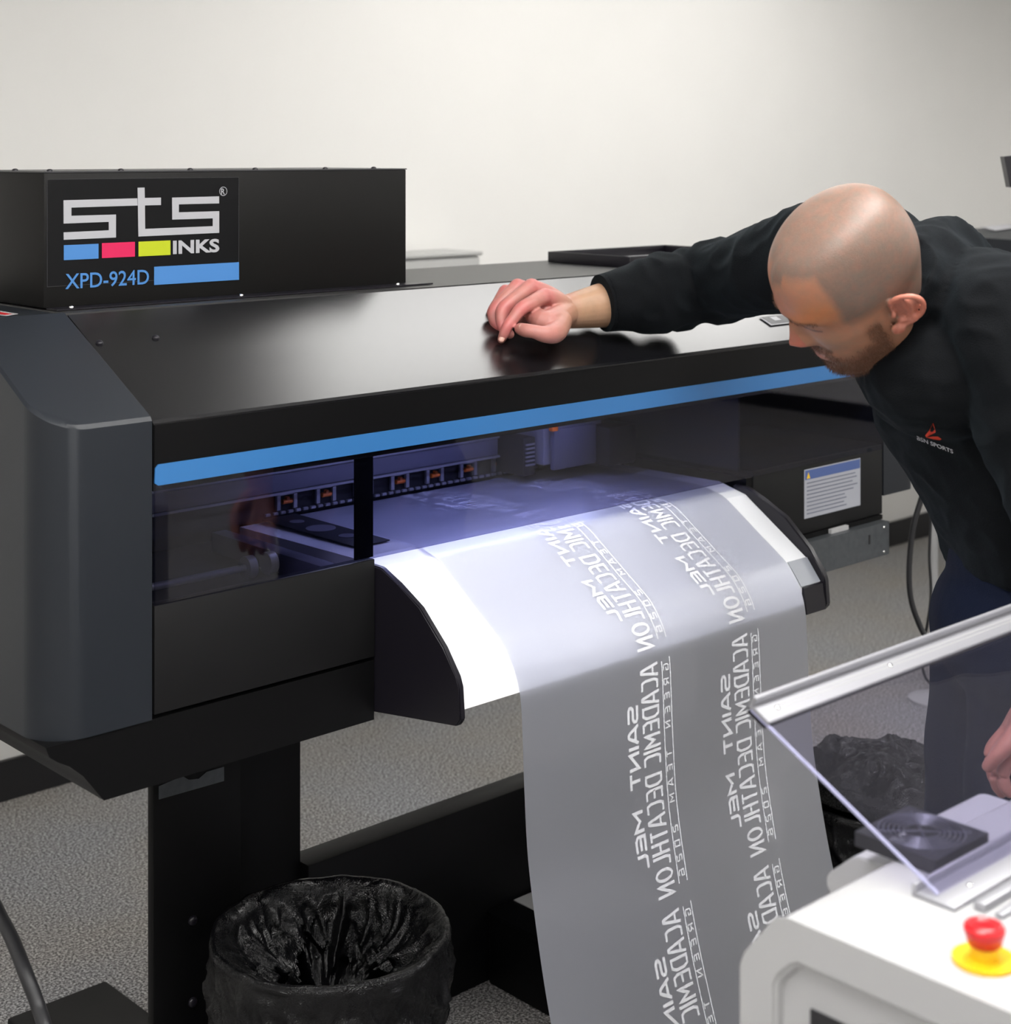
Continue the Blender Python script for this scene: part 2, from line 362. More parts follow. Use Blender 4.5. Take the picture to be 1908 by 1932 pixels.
# left end cap with rounded corner
def cap_profile(x0, x1, r, left=True, n=12):
    pts = []
    if left:
        pts = [(x1, YF)] + [(x0+r-r*math.sin(t), YF+r-r*math.cos(t)) for t in [PI/2*i/n for i in range(n+1)]] + [(x0, YB-0.05), (x0+0.05, YB), (x1, YB)]
    else:
        pts = [(x0, YF)] + [(x1-r+r*math.sin(t), YF+r-r*math.cos(t)) for t in [PI/2*i/n for i in range(n+1)]] + [(x1, YB), (x0, YB)]
    return pts
def end_cap(prof, zbot, name, lab):
    def ztop(y): return ZE+0.004+(ZT-ZE)*min(1, max(0, (y-YF)/(YH-YF)))
    bm = bmesh.new(); a = [bm.verts.new((x, y, zbot)) for x, y in prof]; b = [bm.verts.new((x, y, ztop(y)-0.004)) for x, y in prof]
    cx = sum(p[0] for p in prof)/len(prof); cy = YF+0.25
    sh = lambda x, y, d: (x+(cx-x)*d*8, y+(cy-y)*d*3)
    c = []
    for x, y in prof:
        q = Vector((cx-x, 0, 0)); q = q.normalized()*0.004 if q.length > 0 else q
        yy = y+(0.004 if y < YF+0.05 else 0)
        c.append(bm.verts.new((x+q.x*(1 if y > YF+0.001 else 0), yy, ztop(yy))))
    n = len(prof)
    for i in range(n):
        j = (i+1) % n
        bm.faces.new([a[i], a[j], b[j], b[i]]); bm.faces.new([b[i], b[j], c[j], c[i]])
    bm.faces.new(a[::-1])
    # split top face into slope strips by ear clipping
    e = bm.faces.new(c); bmesh.ops.triangulate(bm, faces=[e])
    o = obj(name, bm, 'cap', pr, smooth=True, angle=28); o['label'] = lab; return o
def refine(prof):   # insert points at the hinge line so that the fold is exact
    out = []
    for i, p in enumerate(prof):
        q = prof[(i+1) % len(prof)]; out.append(p)
        if (p[1]-YH)*(q[1]-YH) < -1e-9:
            t = (YH-p[1])/(q[1]-p[1]); out.append((p[0]+(q[0]-p[0])*t, YH))
    return out
XC = 1.035
# lower half slope and upper flat made as two solids so the top stays planar
pl = [(XL-0.001, YF)] + [(XC+0.065-0.065*math.sin(t), YF+0.065-0.065*math.cos(t)) for t in [PI/2*i/16 for i in range(17)]] + [(XC, YH), (XL-0.001, YH)]
end_cap(pl, 0.80, 'end_cap', 'charcoal plastic end cap with rounded corner at the left end')
bx('end_cap_rear', XC, XL-0.001, YH, YB, 0.80, ZT, 'cap', pr)
prr = [(XR+0.001, YF), (3.08, YF)] + [(3.09+0.02*math.sin(t), YF+0.02-0.02*math.cos(t)) for t in [PI/2*i/4 for i in range(5)]] + [(3.11, YH), (XR+0.001, YH)]
end_cap(prr, 0.86, 'end_cap', 'charcoal plastic end cap at the right end')
bx('end_cap_rear', XR+0.001, 3.11, YH, YB, 0.86, ZT, 'cap', pr)
# lower front panel, left
bx('lower_panel', XL+0.003, 1.597, YF, YF+0.02, 0.806, 0.960, 'panel', pr, 0.0015)
# cabinet panel right of the platen
bx('side_cabinet', 2.545, XR-0.003, YF, YF+0.35, 0.822, 0.972, 'panel', pr, 0.002)
bx('cabinet_gap_trim', 2.525, 2.543, YF+0.002, YF+0.3, 0.83, 0.96, 'black', pr)
# underbody
ub = [(1.037, 0.800), (1.042, 0.786), (1.055, 0.776), (1.072, 0.766), (1.092, 0.748), (1.108, 0.727), (1.119, 0.712), (1.124, 0.706), (1.597, 0.706), (1.597, 0.800)]
bm = bmesh.new(); prism_y(bm, ub, YF+0.002, YB-0.02); obj('underbody', bm, 'black', pr, smooth=True, angle=40)
bx('rear_underbody', 1.5975, 2.98, 2.12, YB-0.02, 0.735, 0.90, 'black', pr)
bx('inner_floor', XL+0.004, XR-0.004, YF+0.022, YB-0.032, 0.900, 0.912, 'dark', pr)
bx('inner_back', XL+0.004, XR-0.004, 2.47, 2.48, 0.913, ZT-0.02, 'dark', pr)
bx('inner_divider', 2.524, 2.53, YF+0.022, 2.46, 0.9725, ZE-0.1, 'dark', pr)
bx('inner_side', XL+0.0005, XL+0.003, YF+0.022, 2.46, 0.962, ZE-0.1, 'dark', pr)
# interior rail, lip, roller beam
bx('carriage_rail', XL+0.01, 2.22, 2.395, 2.45, 0.998, 1.036, 'greyin', pr, 0.002)
bx('rail_lip', XL+0.01, 2.22, 2.389, 2.396, 1.032, 1.038, 'alu', pr, 0.001)
bx('rail_lower_lip', XL+0.01, 2.22, 2.388, 2.394, 0.994, 0.998, 'alu', pr)
bx('roller_beam', XL+0.01, 2.52, 2.425, 2.466, 0.945, 0.996, 'dark', pr)
proto = None
for k in range(8):
    x = 1.792+0.0872*k-0.0872
    if x > 2.33: break
    if proto is None:
        bm = bmesh.new(); box(bm, -0.022, 0.022, -0.004, 0, 0.029, 0.0315); box(bm, -0.022, -0.0145, -0.006, 0, 0.004, 0.030); box(bm, 0.0145, 0.022, -0.006, 0, 0.004, 0.030)
        c = obj('pinch_roller', bm, 'alu', pr); proto = c
        bm = bmesh.new(); cyl(bm, (-0.010, -0.005, 0.018), (0.010, -0.005, 0.018), 0.0045, n=10); box(bm, -0.003, 0.003, -0.009, -0.002, 0.016, 0.026)
        r = obj('roller', bm, 'orange', c); r['label'] = 'orange roller'; cr = r
    else:
        c = proto.copy(); C.objects.link(c); cr2 = cr.copy(); C.objects.link(cr2); cr2.parent = c
    c.parent = pr; c.location = (x, 2.421, 0.956)
dp = None
for k in range(58):
    x = 1.66+k*0.0165
    if x > 2.32: break
    if dp is None:
        bm = bmesh.new(); box(bm, -0.0055, 0.0055, -0.003, 0.003, 0, 0.005, 0.001, 1); dp = obj('guide_tooth', bm, 'alu', pr)
    else:
        d = dp.copy(); C.objects.link(d); dp_ = d
    (dp if k == 0 else d).location = (x, 2.412, 0.9535)
# carriage
cg = bpy.data.objects.new('print_carriage', None); C.objects.link(cg); cg.parent = pr; cg['label'] = 'silver and black print carriage inside the window'
bx('housing', 2.235, 2.40, 2.30, 2.43, 0.985, 1.075, 'alu', cg, 0.003)
bx('face_plate', 2.25, 2.37, 2.285, 2.298, 0.975, 1.055, 'greyin', cg, 0.003)
bx('head_block', 2.37, 2.45, 2.25, 2.36, 0.972, 1.05, 'plum', cg, 0.004)
bx('circuit_block', 2.20, 2.232, 2.32, 2.40, 0.965, 1.04, 'dark', cg, 0.002)
bx('top_cover', 2.22, 2.43, 2.29, 2.44, 1.078, 1.088, 'alu', cg, 0.002)
bm = bmesh.new()
for k in range(6): box(bm, 2.204, 2.228, 2.316, 2.3195, 0.985+k*0.008, 0.988+k*0.008)
obj('connector', bm, 'alu', cg)
bx('lever', 2.232, 2.248, 2.27, 2.284, 1.055, 1.098, 'orange', cg, 0.003)
# inside LED strip (cool light on the print zone)
M['led'] = mat('cool_led', (0.9, 0.9, 1), 0.5, emit=(0.55, 0.60, 1.0), estr=48)
bx('led_strip', 1.66, 2.30, 2.20, 2.21, 1.128, 1.133, 'led', pr)
# platen (silver-white) and end plates
prof = [(2.410, 0.945), (2.078, 0.950), (2.013, 0.934), (1.868, 0.838), (1.837, 0.798), (1.829, 0.768), (1.834, 0.766), (1.845, 0.795), (1.88, 0.83), (2.02, 0.915), (2.08, 0.925), (2.41, 0.925)]
bm = bmesh.new(); prism_x(bm, prof, 1.600, 2.505); obj('platen', bm, 'platen', pr)
def end_plate(x0, x1):
    q = [(2.045, 0.715), (1.832, 0.745), (1.822, 0.756), (1.826, 0.804), (1.834, 0.818), (1.862, 0.856), (1.918, 0.905), (1.972, 0.930), (2.012, 0.948), (2.045, 0.948)]
    bm = bmesh.new(); prism_x(bm, q, x0, x1)
    es = [e for e in bm.edges]
    bmesh.ops.bevel(bm, geom=es, offset=0.002, segments=2, affect='EDGES')
    return obj('platen_end_plate', bm, 'plum', pr, smooth=True, angle=40)
end_plate(1.5985, 1.6095); end_plate(2.506, 2.520)
bm = bmesh.new()
prism_x(bm, [(1.8335, 0.7985), (1.829, 0.797), (1.822, 0.750), (1.88, 0.745), (1.88, 0.76), (1.835, 0.764)], 2.447, 2.505)
obj('platen_corner_guard', bm, 'plum', pr)
bm = bmesh.new(); prism_x(bm, [(1.8345, 0.7992), (1.8658, 0.8392), (1.8668, 0.8384), (1.8355, 0.7984)], 2.447, 2.505); obj('platen_facet', bm, 'shadef', pr)  # thin cover on the white platen, painted grey for the facet's shade
# media edge guide plate with round holes (left of the film)
bx('media_guide', 1.640, 1.712, 2.13, 2.40, 0.9515, 0.9535, 'dark', pr, 0.0005)
for (x, y, r) in ((1.676, 2.20, 0.015), (1.676, 2.275, 0.026), (1.676, 2.345, 0.013)):
    bm = bmesh.new(); cyl(bm, (x, y, 0.9536), (x, y, 0.9542), r, n=28); obj('guide_disc', bm, 'greyin', pr)
bm = bmesh.new(); cyl(bm, (1.25, 2.20, 0.935), (1.47, 2.20, 0.935), 0.006, n=12); cyl(bm, (1.47, 2.20, 0.935), (1.485, 2.20, 0.935), 0.018, n=20); cyl(bm, (1.51, 2.20, 0.935), (1.525, 2.20, 0.935), 0.018, n=20)
obj('spindle', bm, 'alu', pr, smooth=True, angle=40)
bx('wiper_tray', 1.27, 1.46, 2.08, 2.17, 0.914, 0.921, 'greyin', pr, 0.001)
bx('left_chassis', 1.535, 1.565, 2.06, 2.40, 0.914, 0.948, 'greyin', pr, 0.002)
bm = bmesh.new(); box(bm, 1.560, 1.596, YF+0.003, YF+0.006, 0.963, ZE-0.078); obj('window_bar', bm, 'black', pr)
# metal bracket right, below the cabinet
bm = bmesh.new(); box(bm, 2.53, 2.975, 2.0, 2.004, 0.742, 0.812); box(bm, 2.53, 2.975, 2.0041, 2.10, 0.809, 0.812); br = obj('steel_bracket', bm, 'bracket', pr)
bx('slot', 2.900, 2.905, 1.9985, 2.0, 0.775, 0.794, 'dark', br)
for z in (0.750, 0.802): screw('screw', (2.955, 2.0, z), (0, -1, 0), 0.003, 'chrome', br)
bx('bracket_spacer', 2.55, 2.98, 2.02, 2.10, 0.8125, 0.8215, 'black', pr)
bx('gap_wall_block', 2.785, 2.845, 2.012, 2.0195, 0.8125, 0.8215, 'white', pr)  # white block added in place of the wall seen through the gap
# label on the cabinet
lb = bx('warning_label', 2.709, 2.904, YF-0.0012, YF-0.0002, 0.853, 0.953, 'labelw', pr)
lb['label'] = 'pale printed label with blue heading'
bx('heading', 2.711, 2.902, YF-0.0016, YF-0.0013, 0.932, 0.951, 'labelb', lb)
bm = bmesh.new()
for k in range(9):
    z = 0.925-k*0.0078; x1 = 2.895-random.random()*0.03 if z > 0.888 else 2.855-random.random()*0.02
    box(bm, 2.717, x1, YF-0.0016, YF-0.0013, z-0.0016, z+0.0008)
obj('printed_lines', bm, 'labelt', lb)
bm = bmesh.new(); slab(bm, [(2.716, YF-0.0018, 0.934), (2.728, YF-0.0018, 0.934), (2.722, YF-0.0018, 0.947)], (0, 1, 0), 0.0002); obj('triangle_mark', bm, 'yellow', lb)
# control keypad on the lid and small screws
def lidz(y): return ZE+(ZT-ZE)*(y-YF)/(YH-YF)
nl = Vector((0, -(ZT-ZE), YH-YF)).normalized()
kp = bpy.data.objects.new('keypad_sticker', None)
def lidp(u, v, lift=0.0006):
    # intersect photo ray with the lid plane
    a = (u-HX)/FOC; b = -(v-HY)/FOC; d = FW+RT*a; d = Vector((d.x, d.y, b)); o = Vector((0, 0, EYE)); p0 = Vector((0, YF, ZE))
    t = (p0-o).dot(nl)/d.dot(nl); return o+d*t+nl*lift
bm = bmesh.new(); slab(bm, [lidp(1433, 591), lidp(1455, 606), lidp(1640, 584), lidp(1610, 570)], nl, 0.0006); kp = obj('keypad_sticker', bm, 'silver', pr)
bm = bmesh.new(); slab(bm, [lidp(1436, 591, .0013), lidp(1456, 604, .0013), lidp(1638, 583, .0013), lidp(1610, 571.5, .0013)], nl, 0.0003); obj('keypad_field', bm, 'labelb' if False else 'plum', kp)
bm = bmesh.new(); slab(bm, [lidp(1452, 591.5, .0018), lidp(1462, 598, .0018), lidp(1474, 596.5, .0018), lidp(1464, 590, .0018)], nl, 0.0003); obj('keypad_icon', bm, 'silver', kp)
for (u, v) in ((188, 639), (294, 629)): screw('screw', lidp(u, v, 0), nl, 0.0055, 'plum', pr)
# red and white sticker on far left
bm = bmesh.new(); slab(bm, [at(-25, 583, Z=ZT+0.001), at(-25, 574, Z=ZT+0.001), at(34, 584, Z=ZT+0.001), at(12, 588, Z=ZT+0.001)], (0, 0, 1), 0.0004); sk = obj('warning_sticker', bm, 'white', pr)
bm = bmesh.new(); slab(bm, [at(-22, 582, Z=ZT+0.0016), at(-22, 577, Z=ZT+0.0016), at(22, 584, Z=ZT+0.0016), at(10, 585.5, Z=ZT+0.0016)], (0, 0, 1), 0.0003); obj('sticker_print', bm, 'red', sk)
# box on top with logo
BX0, BX1, BY, BZ0, BZ1 = 1.199, 1.927, 2.350, 1.358, 1.569
tb = bx('drive_box', BX0, BX1, BY, 2.62, BZ0, BZ1, 'box', pr, 0.0015)
tb['label'] = 'black sheet-steel box with the logo sticker'
bx('box_lid', BX0-0.001, BX1+0.001, BY-0.001, 2.621, BZ1, BZ1+0.0022, 'edge', tb)
bx('mounting_flange', BX0+0.004, BX1+0.035, BY-0.036, BY-0.0005, ZT+0.003, ZT+0.0055, 'plum', tb)
for x in (1.235, 1.55, 1.89): screw('screw', (x, BY-0.02, ZT+0.0055), (0, 0, 1), 0.0042, 'chrome', tb)
for x in (1.215, 1.34, 1.47, 1.60, 1.75, 1.86): screw('screw', (x, BY+0.012, BZ1+0.002), (0, 0, 1), 0.005, 'plum', tb)
for x in (1.215, 1.215): pass
for y in (2.47, 2.58): screw('screw', (1.21, y, BZ1+0.002), (0, 0, 1), 0.005, 'plum', tb)
YS = BY-0.0004
def lg(x, y, lift=0.0): return at(60+x*0.22013, 300+y*0.22013, Y=YS-lift)
def lgpoly(bm, pts, lift): slab(bm, [lg(x, y, lift) for x, y in pts], (0, 1, 0), 0.0002)
x0 = lg(130, 0).x; x1 = lg(1775, 0).x; z1 = (lg(130, 140).z+lg(1770, 112).z)/2; z0 = z1-0.168
bm = bmesh.new(); slab(bm, [(x0, YS, z0), (x1, YS, z0), (x1, YS, z1-.004), (x1-.004, YS, z1), (x0+.004, YS, z1), (x0, YS, z1-.004)], (0, 1, 0), 0.0003); sk = obj('logo_sticker', bm, 'sticker', tb)
sk['label'] = 'black sticker with silver letters, colour blocks and model number'
bm = bmesh.new()
for a, b in (((x0, z0), (x1, z0+.0006)), ((x0, z1-.0006), (x1, z1)), ((x0, z0), (x0+.0006, z1)), ((x1-.0006, z0), (x1, z1))): box(bm, a[0], b[0], YS-.0005, YS-.0001, a[1], b[1])
obj('sticker_border', bm, 'edge', sk)
bm = bmesh.new()
lgpoly(bm, [(272, 315), (905, 298), (907, 360), (340, 378), (340, 448), (722, 437), (722, 634), (274, 654), (273, 590), (660, 572), (660, 500), (273, 515)], 0.001)
lgpoly(bm, [(907, 207), (967, 206), (969, 295), (1108, 292), (1108, 356), (970, 359), (972, 560), (1552, 537), (1552, 470), (1204, 481), (1203, 292), (1606, 281), (1606, 342), (1261, 350), (1261, 418), (1607, 408), (1607, 594), (914, 626)], 0.001)
obj('silver_letters', bm, 'silver', sk)
def fit_text(name, s, q, m, parent, offset=0.0):   # q = corners in crop px: bl, br, tl (perspective-free on the plane)
    bl, br, tl = [lg(*p, 0.001) for p in q]
    ex = Vector((br.x-bl.x, 0, 0)); zb = (bl.z+br.z)/2; ez = tl.z-bl.z
    bm = bmesh.new(); text_on(bm, s, lambda x, y: Vector((bl.x+ex.x*x, YS-0.001, zb+ez*y)), offset)
    return obj(name, bm, m, parent)
fit_text('silver_word', 'INKS', [(1210, 778), (1608, 760), (1210, 660)], 'silver', sk, 0.035)
fit_text('model_number', 'XPD-924D', [(288, 1078), (1005, 1035), (288, 945)], 'cyan', sk, 0.008)
fit_text('trademark_letter', 'R', [(1623, 265), (1655, 264), (1623, 215)], 'silver', sk, 0.01)
bm = bmesh.new(); c = lg(1642, 238, 0.001); n = 24
for k in range(n):
    a0, a1 = 2*PI*k/n, 2*PI*(k+1)/n
    quad_on(bm, [Vector((c.x+r*math.cos(a), c.y, c.z+r*math.sin(a))) for r, a in ((.0078, a0), (.0078, a1), (.0068, a1), (.0068, a0))])
obj('trademark_ring', bm, 'silver', sk)
for nm, pts, mm in (('blue_block', [(275, 702), (572, 686), (573, 815), (275, 828)], 'cyan'), ('magenta_block', [(600, 684), (884, 670), (885, 798), (603, 810)], 'mag'), ('lime_block', [(915, 671), (1189, 658), (1190, 783), (916, 796)], 'yel'), ('long_blue_block', [(1048, 885), (1776, 846), (1777, 996), (1050, 1041)], 'cyan')):
    P = [lg(x, y, 0.001) for x, y in pts]; xa = (P[0].x+P[3].x)/2; xb = (P[1].x+P[2].x)/2; zt = (P[0].z+P[1].z)/2; zb = (P[2].z+P[3].z)/2
    bm = bmesh.new(); slab(bm, [(xa, YS-.001, zb), (xb, YS-.001, zb), (xb, YS-.001, zt), (xa, YS-.001, zt)], (0, 1, 0), .0002); obj(nm, bm, mm, sk)
# legs, feet, beam
bm = bmesh.new(); box(bm, 1.333, 1.497, 2.25, 2.268, 0.035, 0.706, 0.003); lg1 = obj('leg', bm, 'black', pr, smooth=True, angle=35)
for v in (1728, 1882): screw('bolt', at(363, v, Y=2.25), (0, -1, 0), 0.008, 'plum', lg1)
P = [at(300, 1475, Y=2.2485), at(300, 1500, Y=2.2485), at(423, 1465, Y=2.2485), at(423, 1438, Y=2.2485), at(390, 1448, Y=2.2485), at(375, 1461, Y=2.2485), at(357, 1463, Y=2.2485), at(345, 1456, Y=2.2485)]
bm = bmesh.new(); slab(bm, P, (0, 1, 0), 0.0012); obj('leg_plate', bm, 'bracket', lg1)
bx('leg', 1.475, 1.688, 2.35, 2.372, 0.035, 0.705, 'black', pr, 0.003)
bx('foot', 1.345, 1.545, 1.95, 2.78, 0.0, 0.034, 'black', pr, 0.006)
bm = bmesh.new(); box(bm, 2.80, 2.95, 2.33, 2.39, 0.035, 0.735, 0.004); obj('leg', bm, 'black', pr)
bx('foot', 2.78, 2.97, 1.95, 2.78, 0.0, 0.034, 'black', pr, 0.006)
bx('cross_beam', 1.69, 2.80, 2.33, 2.392, 0.002, 0.35, 'black', pr, 0.002)
unparent_fix(pr)
# black take-up tray on the floor
t = thing('floor_tray', 'low black equipment box on the carpet below the hanging film', 'box', loc=(2.4, 2.25, 0))
bx('body', 2.112, 2.76, 2.00, 2.325, 0.0, 0.13, 'black', t, 0.004); bx('rim', 2.108, 2.764, 1.996, 2.327, 0.1305, 0.14, 'black', t, 0.002)
unparent_fix(t)
tag(bx('paper_sheet', 2.176, 2.40, 2.13, 2.322, 0.1405, 0.1425, 'grey'), 'pale sheet lying on the black box, mostly hidden by the hanging film', 'paper')

# ------------------------------------------------------------------ transfer film with white lettering
FX0, FX1 = 1.722, 2.442
fp = [(2.405, 0.9485), (2.30, 0.9495), (2.20, 0.951), (2.12, 0.952), (2.078, 0.9518), (2.045, 0.9465), (2.013, 0.9375), (1.97, 0.910), (1.92, 0.8765), (1.885, 0.8535), (1.864, 0.838), (1.845, 0.815), (1.831, 0.790), (1.822, 0.755), (1.818, 0.70), (1.814, 0.62), (1.806, 0.52), (1.788, 0.42), (1.765, 0.32), (1.735, 0.22), (1.70, 0.12), (1.67, 0.05), (1.64, 0.012), (1.58, 0.004), (1.45, 0.003)]
FP = catmull([(0, y, z) for y, z in fp], 10)
SS = [0]
for a, b in zip(FP, FP[1:]): SS.append(SS[-1]+(b-a).length)
def fpt(s):
    s = min(max(s, 0), SS[-1]-1e-6)
    i = int(np.searchsorted(SS, s))-1; i = max(i, 0); t = (s-SS[i])/(SS[i+1]-SS[i]); p = FP[i].lerp(FP[i+1], t)
    d = (FP[i+1]-FP[i]).normalized(); return p, Vector((0, d.z, -d.y))   # outward normal
def film_at(s, x, lift=0.0):
    p, n = fpt(s); n = n if n.dot(Vector((0, -1, 0.7))) > 0 else -n
    return Vector((x, p.y, p.z))+n*lift
s_of_z = lambda z: next(SS[i] for i in range(len(FP)) if FP[i].z < z and FP[i].y < 1.9)
film = None
bm = bmesh.new(); n = 26; rows = []
for i, s in enumerate(SS): rows.append([bm.verts.new(film_at(s, FX0+(FX1-FX0)*k/n)) for k in range(n+1)])
for a, b in zip(rows, rows[1:]):
    for k in range(n): bm.faces.new([a[k], a[k+1], b[k+1], b[k]])
film = obj('transfer_film', bm, 'film', smooth=True)
tag(film, 'frosted grey transfer film hanging over the white platen with mirrored white lettering', 'film')
G = {
 'A': (1.0, [[(0, 0), (.36, .88), (.42, .96), (.58, .96), (.64, .88), (1, 0)], [(.17, .30), (.83, .30)]]),
 'C': (.9, [[(1, .93), (.25, .93), (.07, .76), (.07, .24), (.25, .07), (1, .07)]]),
 'D': (1.0, [[(.06, .07), (.06, .93), (.70, .93), (.94, .72), (.94, .28), (.70, .07), (.06, .07)]]),
 'E': (.9, [[(1, .93), (.28, .93), (.07, .74), (.07, .07), (1, .07)], [(.07, .5), (.92, .5)]]),
 'M': (1.15, [[(.06, 0), (.06, .86), (.5, .36), (.94, .86), (.94, 0)]]),
 'I': (.14, [[(.5, 0), (.5, 1)]]),
 'T': (.85, [[(0, .93), (1, .93)], [(.5, .93), (.5, 0)]]),
 'H': (.9, [[(.07, 0), (.07, 1)], [(.93, 0), (.93, 1)], [(.07, .5), (.93, .5)]]),
 'L': (.75, [[(.07, 1), (.07, .25), (.22, .07), (1, .07)]]),
 'O': (1.05, [[(.5+.44*math.cos(a), .5+.44*math.sin(a)) for a in [2*PI*k/16 for k in range(17)]]]),
 'N': (1.0, [[(.06, 0), (.10, .92), (.90, .08), (.94, 1)]]),
 'S': (.95, [[(1, .93), (.22, .93), (.07, .82), (.07, .64), (.22, .5), (.78, .5), (.93, .38), (.93, .18), (.78, .07), (0, .07)]]),
 'G': (.95, [[(1, .93), (.22, .93), (.07, .78), (.07, .22), (.22, .07), (.93, .07), (.93, .48), (.5, .48)]]),
 'R': (.95, [[(.07, 0), (.07, .93), (.80, .93), (.93, .8), (.93, .56), (.80, .43), (.07, .43)], [(.5, .43), (.95, 0)]]),
 '2': (.9, [[(0, .93), (.80, .93), (.93, .82), (.93, .6), (.80, .5), (.2, .5), (.07, .4), (.07, .07), (1, .07)]]),
 '0': (.9, [[(.07, .07), (.07, .93), (.93, .93), (.93, .07), (.07, .07)]]),
 '6': (.9, [[(.95, .93), (.22, .93), (.07, .78), (.07, .07), (.93, .07), (.93, .5), (.07, .5)]]),
}
def stroke(bm, pts, wd, fn):
    """mitred ribbon of width wd (both in metres) mapped on the film by fn(x, y)"""
    P = [Vector((x, y)) for x, y in pts]; closed = (P[0]-P[-1]).length < 1e-6
    Q = []
    for a, b in zip(P, P[1:]):
        k = max(1, int((b-a).length/0.006))
        for i in range(k): Q.append(a.lerp(b, i/k))
    Q.append(P[-1]); L = []; R_ = []
    for i, p in enumerate(Q):
        d0 = (p-Q[i-1]) if i else ((Q[0]-Q[-2]) if closed else Q[1]-Q[0]); d1 = (Q[i+1]-p) if i < len(Q)-1 else ((Q[1]-Q[0]) if closed else p-Q[i-1])
        d0 = d0.normalized(); d1 = d1.normalized(); n0 = Vector((-d0.y, d0.x)); n1 = Vector((-d1.y, d1.x)); m = (n0+n1)
        m = m.normalized() if m.length > 1e-6 else n0; k = 1/max(0.45, m.dot(n0))
        L.append(bm.verts.new(fn(*(p+m*wd/2*k)))); R_.append(bm.verts.new(fn(*(p-m*wd/2*k))))
    for i in range(len(Q)-1): bm.faces.new([L[i], L[i+1], R_[i+1], R_[i]])
def line_width(s, h, gap, aspect, sp): return sum((G[c][0]*h*aspect if c != ' ' else sp)+gap for c in s)-gap
def set_line(bm, s, x0, x1, h, gap, sp, wd, fn):
    base = sum(G[c][0] for c in s if c != ' '); ngap = len(s)-1; nsp = s.count(' ')
    unit = ((x1-x0)-ngap*gap-nsp*sp)/base; x = x0
    for c in s:
        if c == ' ': x += sp+gap; continue
        wch = G[c][0]*unit
        for pl_ in G[c][1]: stroke(bm, [(x+wch*px, h*py) for px, py in pl_], wd, fn)
        x += wch+gap
sA = s_of_z(0.751)
cols = ((0.0, 'left'), (0.2368, 'right'))
for dx, side in cols:
    for rep in range(-2, 2):
        S0 = sA+rep*0.398
        bm = bmesh.new(); F = lambda x, y, X0: film_at(S0+x, X0-y, 0.0006)
        # three lines: heading, main line, ruled small line (text top points to -X)
        set_line(bm, 'SAINT MEL', 0.058, 0.318, 0.024, 0.005, 0.026, 0.0056, lambda x, y: F(x, y, 1.981+dx))
        set_line(bm, 'ACADEMIC DECATHLON', 0.0, 0.372, 0.043, 0.0050, 0.005, 0.0049, lambda x, y: F(x, y, 2.034+dx))
        set_line(bm, 'GREEN TEAM 2026', 0.006, 0.352, 0.0135, 0.0130, 0.012, 0.0026, lambda x, y: F(x, y, 2.0605+dx))
        for xx in (2.0445, 2.0645): stroke(bm, [(0.0-(0.004 if xx > 2.05 else 0), 0), (0.362, 0)], 0.0026, lambda x, y: F(x, y, xx+dx))
        o = obj('printed_lettering', bm, 'ink', film)

